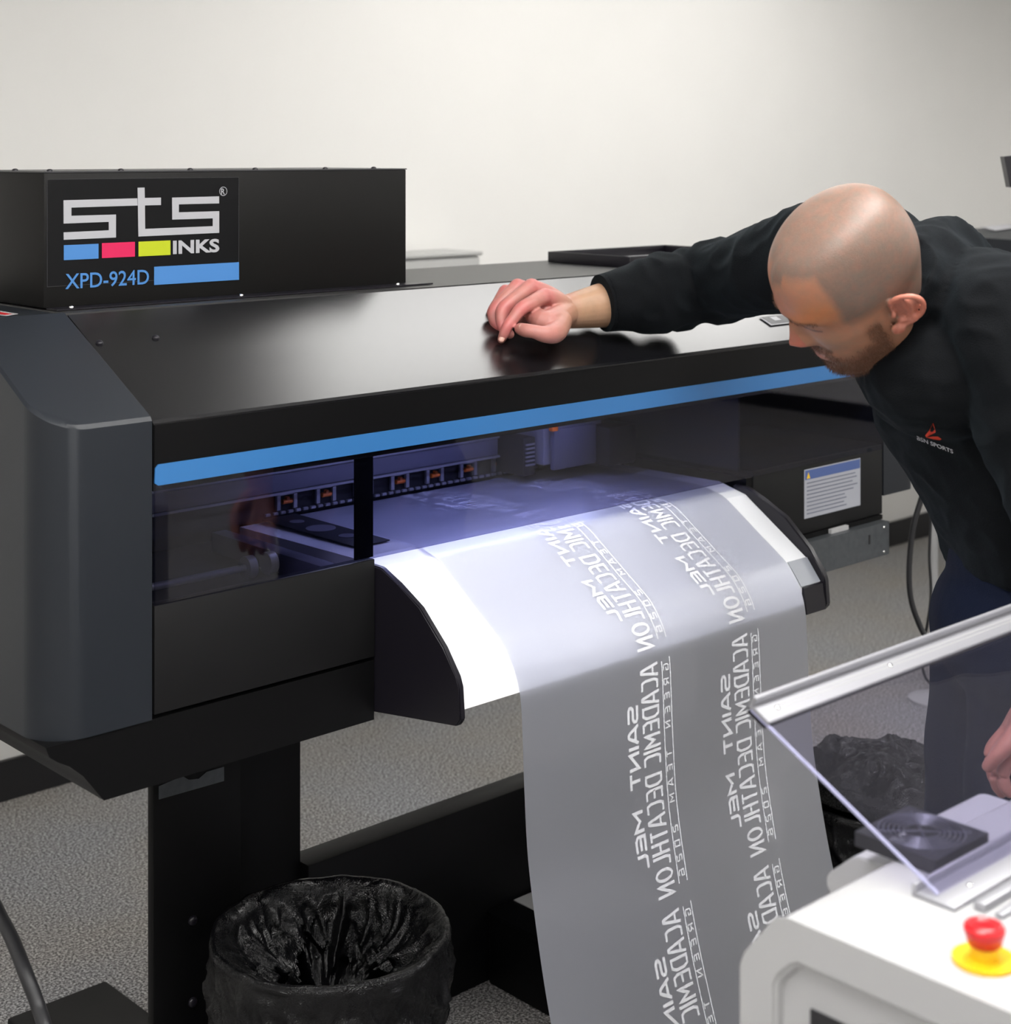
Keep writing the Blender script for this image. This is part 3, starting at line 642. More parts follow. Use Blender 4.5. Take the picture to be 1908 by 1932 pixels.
# ------------------------------------------------------------------ waste bins with liners
def bin_with_liner(cx, cy, r, h, lab_b, lab_l, seed):
    rnd = random.Random(seed)
    t = thing('waste_bin', lab_b, 'bin', loc=(cx, cy, 0)); bm = bmesh.new(); n = 40; prof_ = [(0.001, 0.004), (r*0.78, 0.0), (r*0.97, h-0.02), (r*0.985, h-0.01), (r*0.95, h-0.012), (r*0.76, 0.01), (0.001, 0.012)]
    rows = [[bm.verts.new((cx+q*math.cos(2*PI*k/n), cy+q*math.sin(2*PI*k/n), z)) for k in range(n)] for q, z in prof_]
    for a, b in zip(rows, rows[1:]):
        for k in range(n): bm.faces.new([a[k], a[(k+1) % n], b[(k+1) % n], b[k]])
    obj('bin_body', bm, 'bin', t, smooth=True, angle=40)
    # liner: over the rim, down inside with crumples, outside skirt
    bm = bmesh.new(); n = 300
    P = []
    for i in range(40): u = i/39; P.append((r*(1.07-0.12*(1-u)), h-0.27+0.265*u, 'o', 1-u))
    P += [(r*1.075, h, 'r', 0), (r*1.06, h+0.008, 'r', 0), (r*1.02, h+0.009, 'r', 0), (r*0.965, h+0.002, 'r', 0)]
    for i in range(1, 56): u = i/55; P.append((r*(0.925-0.36*u**1.15), h-0.31*u, 'i', u))
    for i in range(1, 10): u = i/9; P.append((r*0.565*(1-u)+0.001, h-0.31-0.01*u, 'i', 1))
    def rdg(v): return (1-min(1, abs(noise.noise(v))*2.6))**2
    rows = []
    for q, z, kd, u in P:
        row = []
        for k in range(n):
            a = 2*PI*k/n; rr = q; zz = z
            c3 = Vector((math.cos(a), math.sin(a), 0)); wv = noise.noise(c3*2+Vector((0, 0, z*6+seed)))
            v1 = Vector((c3.x*1.9+wv*.5, c3.y*1.9, z*4+seed)); v2 = Vector((c3.x*4.6+z*9, c3.y*4.6+wv, z*13+seed)); v3 = Vector((c3.x*11-z*20, c3.y*11, z*34+seed+3))
            if kd == 'i':
                am = min(1, u*5+.05); d = 0.052*rdg(v1)+0.020*rdg(v2)+0.008*rdg(v3); rr = max(q-am*d, 0.001 if q < .02 else q*.3); zz = z+0.03*am*noise.noise(v1+Vector((7, 1, 2)))
            elif kd == 'o':
                am = min(1, u*4+.08); rr = q+am*(0.011*rdg(Vector((c3.x*2.5, c3.y*2.5, z*16+c3.x*3+seed)))+0.006*rdg(v2)+0.003*rdg(v3))
            else: rr = q+0.0025*noise.noise(v2)+.0012*rdg(v3); zz = z+0.003*noise.noise(v2*1.3)
            row.append(bm.verts.new((cx+rr*math.cos(a), cy+rr*math.sin(a), zz)))
        rows.append(row)
    for a, b in zip(rows, rows[1:]):
        for k in range(n): bm.faces.new([a[k], a[(k+1) % n], b[(k+1) % n], b[k]])
    obj('bin_liner', bm, 'liner', t, smooth=True)['label'] = lab_l; unparent_fix(t)
c1 = at(624, 1752, Z=0.40)
bin_with_liner(c1.x, c1.y, 0.172, 0.40, 'round black waste bin on the carpet in front of the left printer leg', 'crumpled black plastic liner folded over the bin below the left panel', 3)
c2 = at(1680, 1462, Z=0.38)
bin_with_liner(c2.x, c2.y, 0.19, 0.36, 'round black waste bin on the carpet behind the hanging film', 'black plastic liner hanging over the bin beside the dark blue trousers', 11)
# bulging bag in bin 2
bm = bmesh.new(); n = 160; rows = []
for i in range(46):
    u = i/45; row = []
    for k in range(n):
        a = 2*PI*k/n; q = 0.172*math.cos(u*PI/2)**0.8 if i < 45 else 0.0015
        c3 = Vector((math.cos(a)*q, math.sin(a)*q, 0)); v = c3*14+Vector((1.3, 4, u*2)); w_ = noise.noise(v*.5)*1.2
        h_ = 0.366+0.035*math.sin(u*PI/2)+0.030*noise.noise(c3*9+Vector((3, 1, 0)))*min(1, u*4)
        h_ += min(1, u*5+.1)*(0.024*(1-min(1, abs(noise.noise(v*.7+Vector((w_, 0, 0))))*2.2))+0.007*(1-min(1, abs(noise.noise(v*2.4))*3)))
        row.append(bm.verts.new((c2.x+c3.x, c2.y+c3.y, h_)))
    rows.append(row)
for a, b in zip(rows, rows[1:]):
    for k in range(n): bm.faces.new([a[k], a[(k+1) % n], b[(k+1) % n], b[k]])
o = obj('bag_bulge', bm, 'liner', bpy.data.objects['waste_bin.001'], smooth=True); o.matrix_parent_inverse = Matrix.Translation((-c2.x, -c2.y, 0))
# ------------------------------------------------------------------ white machine in the foreground
wm = thing('film_curing_machine', 'white powder-coated machine in the near right foreground with angled lid', 'machine', loc=(1.5, 0.6, 0))
X0, X1 = 1.204, 1.86
outer = [(0.971, 0.02), (0.971, 0.836), (0.966, 0.849), (0.930, 0.893), (0.918, 0.900), (0.25, 0.900), (0.25, 0.02)]
inner = [(0.933, 0.10), (0.933, 0.832), (0.929, 0.842), (0.914, 0.857), (0.906, 0.861), (0.32, 0.861), (0.32, 0.10)]
bm = bmesh.new()
o_ = [bm.verts.new((X0, y, z)) for y, z in outer]; i1 = [bm.verts.new((X0, y, z)) for y, z in inner]; i2 = [bm.verts.new((X0+0.008, y-(0.004 if y > .8 else -.004), z-(.004 if z > .8 else -.004))) for y, z in inner]; b_ = [bm.verts.new((X1, y, z)) for y, z in outer]
n = len(outer)
for k in range(n):
    j = (k+1) % n; bm.faces.new([o_[k], o_[j], i1[j], i1[k]]); bm.faces.new([i1[k], i1[j], i2[j], i2[k]])
    if k != 4: bm.faces.new([o_[k], o_[j], b_[j], b_[k]])
bm.faces.new(i2); bm.faces.new(b_)
# top with an opening for the glass bed
ty0, ty1, bx0, bx1, by0, by1 = 0.25, 0.918, 1.36, 1.82, 0.36, 0.775
def qd(*p): bm.faces.new([bm.verts.new(q) for q in p])
qd((X0, ty0, .9), (X1, ty0, .9), (X1, by0, .9), (X0, by0, .9)); qd((X0, by1, .9), (X1, by1, .9), (X1, ty1, .9), (X0, ty1, .9))
qd((X0, by0, .9), (bx0, by0, .9), (bx0, by1, .9), (X0, by1, .9)); qd((bx1, by0, .9), (X1, by0, .9), (X1, by1, .9), (bx1, by1, .9))
for (xa, ya, xb, yb) in ((bx0, by0, bx1, by0), (bx1, by0, bx1, by1), (bx1, by1, bx0, by1), (bx0, by1, bx0, by0)): qd((xa, ya, .9), (xb, yb, .9), (xb, yb, .885), (xa, ya, .885))
bmesh.ops.remove_doubles(bm, verts=bm.verts, dist=1e-5)
es = [e for e in bm.edges if len(e.link_faces) == 2 and e.calc_face_angle(0) > 0.3 and all(v.co.x < X0+0.001 for v in e.verts)]
bmesh.ops.bevel(bm, geom=es, offset=0.003, segments=3, affect='EDGES')
obj('body', bm, 'white', wm, smooth=True, angle=50)
bx('glass_bed', bx0, bx1, by0, by1, 0.876, 0.886, 'bed', wm)
bx('side_screen', X0+0.005, X0+0.0078, 0.58, 0.897, 0.66, 0.8226, 'dark', wm)
bm = bmesh.new(); prism_x(bm, [(0.9185, 0.8795), (0.976, 0.8795), (0.985, 0.877), (1.013, 0.853), (1.018, 0.846), (1.018, 0.836), (1.012, 0.830), (0.9715, 0.830)], 1.400, 1.644)
es = [e for e in bm.edges]; bmesh.ops.bevel(bm, geom=es, offset=0.0015, segments=2, affect='EDGES')
obj('rear_deck', bm, 'white', wm, smooth=True, angle=30)
# slotted rails
bx('slot_rail', X0+0.14, X1, 0.800, 0.812, 0.9005, 0.908, 'alu', wm, 0.001)
bx('slot_rail', X0+0.14, X1, 0.782, 0.790, 0.9005, 0.905, 'alu', wm, 0.001)
# lid: hinge rail, acrylic, top rail
H0 = Vector((0, 0.844, 0.906)); H1 = Vector((0, 1.066, 1.024)); dl = (H1-H0).normalized(); nn = Vector((0, -dl.z, dl.y))
def lidbox(name, xa, xb, s0, s1, t0, t1, m, par, bev=0.0):
    bm = bmesh.new(); pr_ = [H0+dl*s0+nn*t0, H0+dl*s1+nn*t0, H0+dl*s1+nn*t1, H0+dl*s0+nn*t1]
    prism_x(bm, [(p.y, p.z) for p in pr_], xa, xb)
    if bev: bmesh.ops.bevel(bm, geom=list(bm.edges), offset=bev, segments=2, affect='EDGES')
    return obj(name, bm, m, par, smooth=bev > 0, angle=35)
L = (H1-H0).length; LX0, LX1 = 1.335, 1.86
lidbox('acrylic_lid', LX0+0.001, LX1, 0.0, L-0.001, -0.0015, 0.0015, 'acrylic', wm)
lidbox('acrylic_edge', LX0-0.0005, LX0+0.0008, 0.0, L-0.001, -0.0016, 0.0016, 'acredge', wm)
rl = lidbox('top_rail', LX0-0.002, LX1, L-0.026, L+0.002, 0.0017, 0.0060, 'alu', wm, 0.0006)
lidbox('rail_lip', LX0-0.002, LX1, L-0.002, L+0.002, 0.0061, 0.0160, 'alu', wm, 0.0006)
lidbox('rail_underside', LX0-0.002, LX1, L-0.024, L+0.001, -0.0050, -0.0017, 'plum', wm)
bm = bmesh.new()
for s in (0.010, 0.0145): 
    p = [H0+dl*(L-s-0.0006)+nn*0.0061, H0+dl*(L-s)+nn*0.0061, H0+dl*(L-s)+nn*0.0064, H0+dl*(L-s-0.0006)+nn*0.0064]; prism_x(bm, [(q.y, q.z) for q in p], LX0, LX1)
obj('rail_groove', bm, 'grey', rl)
for x in (1.36, 1.565): screw('screw', Vector((x, 0, 0))+H0+dl*(L-0.014)+nn*0.006, nn, 0.0032, 'chrome', rl)
hr = bx('hinge_rail', LX0-0.01, X1, 0.820, 0.862, 0.9003, 0.9045, 'alu', wm, 0.0008)
bx('hinge_lip', LX0-0.01, X1, 0.862, 0.866, 0.9003, 0.912, 'alu', wm, 0.0008)
for x in (1.375, 1.55): screw('screw', (x, 0.835, 0.9045), (0, 0, 1), 0.003, 'chrome', hr)
# emergency stop
e = at(1858, 1806, Z=0.9)
es_ = bpy.data.objects.new('emergency_stop', None); C.objects.link(es_); es_.parent = wm; es_['label'] = 'red mushroom button on a yellow disc'
bm = bmesh.new(); cyl(bm, (e.x, e.y, 0.9002), (e.x, e.y, 0.904), 0.0275, n=36); obj('yellow_disc', bm, 'yellow', es_, smooth=True, angle=40)
bm = bmesh.new(); cyl(bm, (e.x, e.y, 0.9042), (e.x, e.y, 0.914), 0.012, 0.012, 24); obj('stem', bm, 'yellow', es_, smooth=True, angle=40)
bm = bmesh.new(); n = 32; prv = None
for rr, zz in ((0.011, .9142), (.0145, .916), (.0165, .924), (.0178, .9275), (.0178, .930), (.0165, .932), (.0125, .9335), (.0115, .9325), (.003, .932)):
    ring = [bm.verts.new((e.x+rr*math.cos(2*PI*k/n), e.y+rr*math.sin(2*PI*k/n), zz)) for k in range(n)]
    if prv:
        for k in range(n): bm.faces.new([prv[k], prv[(k+1) % n], ring[(k+1) % n], ring[k]])
    else: bm.faces.new(ring)
    prv = ring
bm.faces.new(prv); obj('mushroom_cap', bm, 'red', es_, smooth=True, angle=50)
unparent_fix(wm)
# axial fan on the rear deck
fx0, fx1, fy0, fy1, fz0, fz1 = 1.378, 1.474, 0.8735, 0.967, 0.9005, 0.915
fz0 = 0.9005
fn = thing('axial_fan', 'square black cooling fan with wire grille on the white machine', 'fan', loc=((fx0+fx1)/2, (fy0+fy1)/2, fz0))
cxf, cyf = (fx0+fx1)/2, (fy0+fy1)/2
bm = bmesh.new(); n = 40; sq = []
for k in range(n):
    a = 2*PI*k/n; c_, s_ = math.cos(a), math.sin(a); m_ = max(abs(c_), abs(s_)); sq.append((cxf+c_/m_*(fx1-fx0)/2, cyf+s_/m_*(fy1-fy0)/2))
ci = [(cxf+0.043*math.cos(2*PI*k/n), cyf+0.043*math.sin(2*PI*k/n)) for k in range(n)]
r = [[bm.verts.new((x, y, z)) for x, y in q] for q, z in ((sq, fz0), (sq, fz1), (ci, fz1), (ci, fz0))]
for a, b in zip(r, r[1:]+r[:1]):
    for k in range(n): bm.faces.new([a[k], a[(k+1) % n], b[(k+1) % n], b[k]])
obj('frame', bm, 'fan', fn)
bm = bmesh.new()
for rr in (0.018, 0.023, 0.028, 0.033, 0.038, 0.0425):
    for k in range(36):
        a0, a1 = 2*PI*k/36, 2*PI*(k+1)/36
        cyl(bm, (cxf+rr*math.cos(a0), cyf+rr*math.sin(a0), fz1+.001), (cxf+rr*math.cos(a1), cyf+rr*math.sin(a1), fz1+.001), 0.0011, n=4)
for a in (0.78, 2.36, 3.93, 5.5): cyl(bm, (cxf, cyf, fz1+.0005), (cxf+.05*math.cos(a), cyf+.05*math.sin(a), fz1+.0005), 0.0012, n=5)
obj('grille', bm, 'wire', fn)
bm = bmesh.new(); cyl(bm, (cxf, cyf, fz0+.002), (cxf, cyf, fz1-.001), 0.016, n=24)
for k in range(7):
    a = 2*PI*k/7; d0 = Vector((math.cos(a), math.sin(a), 0)); d1 = Vector((math.cos(a+.7), math.sin(a+.7), 0)); c0 = Vector((cxf, cyf, 0))
    slab(bm, [c0+d0*.015+Vector((0, 0, fz0+.004)), c0+d0*.041+Vector((0, 0, fz0+.004)), c0+d1*.041+Vector((0, 0, fz1-.004)), c0+d1*.015+Vector((0, 0, fz1-.004))], (0, 0, 1), .001)
obj('impeller', bm, 'dark', fn); unparent_fix(fn)

# ------------------------------------------------------------------ things behind and around
t = thing('document_tray', 'shallow black tray on the top deck beside the outstretched arm', 'tray', loc=(2.74, 2.5, ZT))
tx0, tx1, ty0, ty1, tz = 2.548, 2.93, 2.36, 2.60, ZT+0.003
bx('tray_base', tx0, tx1, ty0, ty1, tz, tz+0.003, 'white', t)
for q in ((tx0-.004, tx0, ty0-.004, ty1+.004), (tx1, tx1+.004, ty0-.004, ty1+.004), (tx0, tx1, ty0-.004, ty0), (tx0, tx1, ty1, ty1+.004)): bx('rim', q[0], q[1], q[2], q[3], tz, tz+0.024, 'plum', t, 0.001)
unparent_fix(t)
t = thing('grey_cabinet', 'light grey equipment cabinet with rounded top behind the black box', 'cabinet', loc=(3.09, 3.69, 0))
bx('body', 2.93, 3.245, 3.605, 3.77, 0.03, 1.295, 'grey', t, 0.012, 3); bx('top_cover', 2.925, 3.25, 3.60, 3.775, 1.2955, 1.308, 'grey', t, 0.005); bx('plinth', 2.94, 3.23, 3.62, 3.76, 0, 0.0295, 'dark', t)
bx('door', 2.95, 3.22, 3.595, 3.6045, 0.1, 1.25, 'grey', t, 0.003); unparent_fix(t)
# second dark printer far right behind the man
t = thing('second_printer', 'dark wide-format printer behind the bald man at the right edge', 'printer', loc=(5.0, 2.6, 0))
ztp = 1.355
p0 = at(1800, 425, Z=ztp)
bm = bmesh.new(); prism_x(bm, [(p0.y-1.0, 0.80), (p0.y-1.0, 1.17), (p0.y-0.75, 1.30), (p0.y-.6, ztp-0.01), (p0.y, ztp), (p0.y, 0.80)], p0.x-0.30, p0.x+1.5); obj('body', bm, 'cap', t)
q = [at(1850, 420, Z=ztp+.001), at(1878, 427, Z=ztp+.001), at(1920, 421, Z=ztp+.001), at(1905, 415, Z=ztp+.001)]
bm = bmesh.new(); slab(bm, q, (0, 0, 1), 0.001); obj('control_panel', bm, 'silver', t)
for xx in (p0.x-0.1, p0.x+1.2): bx('leg', xx, xx+.12, p0.y-0.6, p0.y-0.3, 0.03, 0.80, 'black', t); bx('foot', xx-.02, xx+.14, p0.y-0.9, p0.y-0.1, 0, 0.03, 'black', t)
unparent_fix(t)
# monitor edge at far right
m0 = at(1893, 285, D=3.6)
t = thing('wall_monitor', 'dark flat screen on a pole at the right edge of the picture', 'monitor', loc=(m0.x, m0.y, 0))
def dbox(name, lat0, lat1, d0, d1, z0, z1, m, par):
    bm = bmesh.new(); P = [cz(lat0, d0, z0), cz(lat1, d0, z0), cz(lat1, d1, z0), cz(lat0, d1, z0)]; a = [bm.verts.new(p) for p in P]; b = [bm.verts.new(p+Vector((0, 0, z1-z0))) for p in P]
    bm.faces.new(a[::-1]); bm.faces.new(b)
    for k in range(4): bm.faces.new([a[k], a[(k+1) % 4], b[(k+1) % 4], b[k]])
    return obj(name, bm, m, par)
lat = (1896-954)/3076*3.6
bm = bmesh.new(); P = [at(1895, 287, D=3.6), at(1906, 345, D=3.6), at(2250, 330, D=3.9), at(2240, 250, D=3.9)]
slab(bm, P, FW, 0.03); obj('screen_housing', bm, 'plum', t)
mp = at(2080, 340, D=3.8)
bm = bmesh.new(); cyl(bm, (mp.x, mp.y, 0.02), (mp.x, mp.y, mp.z), 0.018); obj('pole', bm, 'plum', t)
bm = bmesh.new(); cyl(bm, (mp.x, mp.y, 0.0), (mp.x, mp.y, 0.02), 0.2, n=30); obj('base', bm, 'plum', t); unparent_fix(t)
# white stand and cables right
s0 = at(1763, 1300, Z=0.02)
t = thing('floor_stand', 'slim white stand with a round foot behind the dark blue trousers', 'stand', loc=(s0.x, s0.y, 0))
bm = bmesh.new(); cyl(bm, (s0.x, s0.y, 0.012), (s0.x, s0.y, 0.80), 0.0115, n=16); obj('pole', bm, 'white', t, smooth=True, angle=40)
bm = bmesh.new(); cyl(bm, (s0.x, s0.y, 0.0), (s0.x, s0.y, 0.008), 0.075, n=30); cyl(bm, (s0.x, s0.y, 0.008), (s0.x, s0.y, 0.022), 0.075, 0.02, n=30); obj('foot', bm, 'white', t, smooth=True, angle=40); unparent_fix(t)
tag(tube('power_cable', [at(1757, 860, D=3.5), at(1744, 915, D=3.5), at(1724, 985, D=3.5), at(1716, 1060, D=3.5), at(1719, 1120, D=3.5), at(1736, 1172, D=3.5), at(1755, 1205, D=3.5), at(1775, 1240, D=3.55), at(1800, 1300, D=3.7), at(1825, 1430, D=3.82), at(1850, 1520, Z=0.012), at(1930, 1500, Z=0.012)], 0.0062, 'cable'), 'thick black cable looping down past the right end of the printer', 'cable')
tag(tube('signal_cable', [at(1754, 870, D=3.55), at(1757, 950, D=3.55), at(1754, 1040, D=3.55), at(1757, 1110, D=3.55), at(1750, 1170, D=3.55), at(1741, 1215, D=3.6), at(1742, 1255, D=3.65), at(1757, 1282, D=3.7), at(1800, 1300, D=3.8), at(1850, 1400, D=3.95), at(1900, 1490, Z=0.01), at(1980, 1480, Z=0.01)], 0.0032, 'cable'), 'thin dark cable hanging beside the thick black one', 'cable')
c = [at(-620, 1700, Z=0.02), at(-520, 1660, Z=0.05), at(-300, 1500, D=2.6), at(-150, 1510, D=2.55), at(-60, 1600, D=2.5), at(-10, 1700, D=2.45), at(22, 1762, D=2.4), at(50, 1832, D=2.35), at(72, 1890, D=2.33), at(92, 1960, D=2.3), at(100, 2060, D=2.35), at(112, 2260, D=2.38), at(160, 2260, Z=0.012), at(300, 2240, Z=0.012)]
tag(tube('black_hose', c, 0.0105, 'cable'), 'thick black hose curving down at the lower left corner', 'hose')
# ------------------------------------------------------------------ the person
def remesh_obj(name, bm, voxel, smooth_it, mats, parent, fac=0.5, detail=None):
    me = bpy.data.meshes.new(name); bmesh.ops.recalc_face_normals(bm, faces=bm.faces); bm.to_mesh(me); bm.free()
    o = bpy.data.objects.new(name, me); C.objects.link(o)
    md = o.modifiers.new('r', 'REMESH'); md.mode = 'VOXEL'; md.voxel_size = voxel; md.adaptivity = 0
    if smooth_it:
        s = o.modifiers.new('s', 'SMOOTH'); s.factor = fac; s.iterations = smooth_it
    dg = bpy.context.evaluated_depsgraph_get(); dg.update()
    m2 = bpy.data.meshes.new_from_object(o.evaluated_get(dg)); o.modifiers.clear(); o.data = m2; bpy.data.meshes.remove(me)
    m2.materials.clear()
    for m in mats: m2.materials.append(M[m])
    m2.polygons.foreach_set('use_smooth', [True]*len(m2.polygons))
    if parent: o.parent = parent
    return o
def vcoords(o):
    me = o.data; n = len(me.vertices); a = np.empty(n*3); me.vertices.foreach_get('co', a); return a.reshape(-1, 3)
KP = 1.055
def pz(lat, dep, z): return cz(lat*KP, dep*KP, EYE-(EYE-z)*KP if z > 0.6 else z)
man = thing('person', 'bald bearded person in a black sweatshirt leaning over the printer with one arm stretched out', 'person', loc=cz(0.72, 2.28, 0))
# head frame fitted to the photo (face direction, left ear direction, crown direction)
HS = 1.045; HD = 2.25
def camv(a): return RT*a[0]+FW*a[1]+Vector((0, 0, a[2]))
hf = camv((-0.7846, 0.0022, -0.620)).normalized()
hu0 = camv((-0.5169, -0.5543, 0.6523)); hu = (hu0-hf*hu0.dot(hf)).normalized(); hl = hu.cross(hf).normalized()
hc = at(1611, 533, D=HD)
def hp(x, y, z): return hc+(hf*x*.98+hl*y*1.02+hu*z*.99)*HS
lv = [  # z, front, back, halfwidth, face squareness
 (0.1345, -.005, -.030, .012, 2.0), (0.131, .022, -.058, .038, 2.0), (0.122, .052, -.083, .055, 2.05), (0.108, .073, -.098, .066, 2.1), (0.090, .086, -.107, .073, 2.15), (0.070, .0925, -.111, .077, 2.2), (0.050, .0955, -.111, .0785, 2.25),
 (0.036, .0955, -.109, .078, 2.3), (0.024, .0925, -.106, .0765, 2.3), (0.010, .090, -.101, .0735, 2.3), (-0.006, .089, -.094, .072, 2.3), (-0.022, .0885, -.086, .070, 2.3), (-0.040, .0885, -.076, .067, 2.3), (-0.056, .0885, -.064, .0635, 2.3),
 (-0.072, .087, -.050, .059, 2.25), (-0.088, .086, -.030, .053, 2.2), (-0.100, .083, -.010, .046, 2.1), (-0.110, .074, .010, .035, 2.0), (-0.115, .060, .025, .018, 2.0)]
def g(d, s): return math.exp(-(d/s)**2)
def head_bm(bm):
    Z = [l[0] for l in lv]; zz = catmull([(l[0], l[1], l[2]) for l in lv], 5); ww = catmull([(l[3], l[4], 0) for l in lv], 5)
    n = 96; rows = []
    for (z, fr, bk), (wd, ex, _) in zip([tuple(v) for v in zz], [tuple(v) for v in ww]):
        xm = 0.35*fr+0.65*bk if False else -0.012+0*fr; xm = min(max(xm, bk+0.2*(fr-bk)), fr-0.3*(fr-bk)); row = []
        for k in range(n):
            t = 2*PI*k/n; c, s = math.cos(t), math.sin(t)
            cx = math.copysign(abs(c)**(2/ex), c); sx = math.copysign(abs(s)**(2/ex), s)
            x = xm+(fr-xm if c > 0 else xm-bk)*cx; y = wd*sx
            if c > 0:
                f = max(0, min(1, (x-0.03)/0.04)); ay = abs(y)
                # brow, sockets, lids, nose, cheeks, lips, chin
                dx = 0.0050*g(z-0.040, .009)*g(ay-.026, .022)
                dx -= 0.0135*g(z-0.024, .0105)*g(ay-.031, .0155)
                dx += 0.0085*g(z-0.0215, .0085)*g(ay-.031, .0115)
                dx -= 0.005*g(z-0.030, .008)*g(ay, .010)
                tt = max(0, min(1, (0.032-z)/0.046))
                if z > -0.028: dx += (0.004+0.0265*tt**1.15)*g(y, .0078+.0062*tt)*(1 if z > -.010 else g(z+.010, .0105))
                dx += 0.011*g(z+0.0125, .0085)*g(ay-.0155, .0062)
                dx -= 0.004*g(z+0.030, .006)*g(ay, .02)
                dx += 0.0055*g(z+0.0455, .0048)*g(ay, .021); dx += 0.006*g(z+0.0580, .0052)*g(ay, .018); dx -= 0.0035*g(z+0.0515, .0020)*g(ay, .022)
                dx -= 0.003*g(z+0.070, .006)*g(ay, .02); dx += 0.004*g(z+0.092, .012)*g(ay, .017)
                dx += 0.0035*g(z+0.004, .016)*g(ay-.044, .016); dx -= 0.0035*g(z+0.040, .018)*g(ay-.046, .015)
                dx -= 0.0025*g(z+.028, .014)*g(ay-.026, .005)
                x += dx*f
            # temples and cheekbones in width
            y *= 1-0.045*g(z-.030, .022)*g(x-.055, .022)+0.03*g(z+.004, .014)*g(x-.040, .025)
            row.append(bm.verts.new(hp(x, y, z)))
        rows.append(row)
    for a, b in zip(rows, rows[1:]):
        for k in range(n): bm.faces.new([a[k], b[k], b[(k+1) % n], a[(k+1) % n]])
    bm.faces.new(rows[0][::-1]); bm.faces.new(rows[-1])
def ear_bm(bm, sgn):
    def e(u, v, w_):   # u: forward(+)/back, v: up, w: out
        # ear plane flares out toward the back
        uu = u*.86-v*.51; vv = u*.51+v*.86     # ear leans back
        return hp(-0.014+uu, sgn*(0.0765+w_+max(0, -uu)*0.50), vv*1.02-0.001)
    # plate
    A = e(-.006, .002, .004); ax = (e(0.002, 0, 0)-e(-.03, 0, 0)).normalized(); az = (e(0, 1, 0)-e(0, 0, 0)).normalized(); ay = ax.cross(az).normalized()
    ellipsoid(bm, e(-.012, .004, -.0015), ax, ay, az, .0190, .0036, .0290, 10); ellipsoid(bm, e(-.019, .011, .0015), ax, ay, az, .0095, .0036, .020, 8)
    hel = [(.006, .006, .003), (.009, .018, .004), (.004, .029, .006), (-.008, .034, .008), (-.020, .030, .009), (-.0265, .018, .009), (-.0265, .004, .009), (-.021, -.010, .0075), (-.013, -.021, .005)]
    limb(bm, [e(*p) for p in hel], [.0030, .0036, .0040, .0042, .0042, .0040, .0037, .0034, .0035], sub=5, n=10)
    limb(bm, [e(-.006, .024, .005), e(-.014, .016, .006), (e(-.0175, .004, .006)), e(-.014, -.008, .006), e(-.006, -.013, .005)], [.0026, .003, .003, .003, .0028], sub=5, n=8)
    ellipsoid(bm, e(.004, -.001, .006), ax, ay, az, .0042, .0042, .0062, 8)
    ellipsoid(bm, e(-.006, -.026, .0035), ax, ay, az, .0105, .0052, .0105, 8)
bm = bmesh.new(); head_bm(bm); ear_bm(bm, 1); ear_bm(bm, -1)
# neck
NB = pz(0.612, 2.315, 1.415)
limb(bm, [hp(-.028, 0, -.035), hp(-.040, 0, -.065), NB+Vector((0, 0, 0.015)), NB-Vector((0, 0, .05))], [.046, .053, .064, .075], sub=6, n=28)
# shoulders and torso core under the sweatshirt
SA = FW.copy()                     # shoulder axis runs away from the camera
def ring_path(data):
    P = [pz(l, d, z) for l, d, z, *_ in data]; A = []; B = []
    for i in range(len(P)):
        t = (P[min(i+1, len(P)-1)]-P[max(i-1, 0)]).normalized(); a = (FW-t*FW.dot(t)).normalized(); A.append(a); B.append(t.cross(a).normalized())
    return P, A, B
tor = [(.735, 2.28, .90, .165, .115), (.745, 2.28, 1.00, .160, .115), (.745, 2.28, 1.10, .160, .115), (.720, 2.285, 1.20, .165, .125), (.680, 2.29, 1.30, .170, .125), (.645, 2.30, 1.36, .150, .095), (.617, 2.31, 1.40, .10, .07), (.607, 2.31, 1.42, .06, .05)]
def torso(bm, data, n=40, sub=5, mod=None):
    Q = catmull([(a[0], a[1], a[2]) for a in data], sub); R1 = interp([a[3] for a in data], sub); R2 = interp([a[4] for a in data], sub)
    P, A, B = ring_path([tuple(q) for q in Q]); loft(bm, P, A, B, R1, R2, n, mod)
torso(bm, tor)
# right arm (stretched over the lid)
SHR = at(1598, 462, D=2.76); ELR = at(1330, 530, D=3.10)
WRR = at(1074, 579, D=2.98)
limb(bm, [SHR, SHR.lerp(ELR, .5), ELR, ELR.lerp(WRR, .45), at(1150, 565, D=3.03), WRR], [.064, .055, .048, .049, .0435, .0320], sub=6, n=24, ratio=[1, 1, 1, 1, .98, .92])
def J(u, v, d): return at(u, v, D=d)
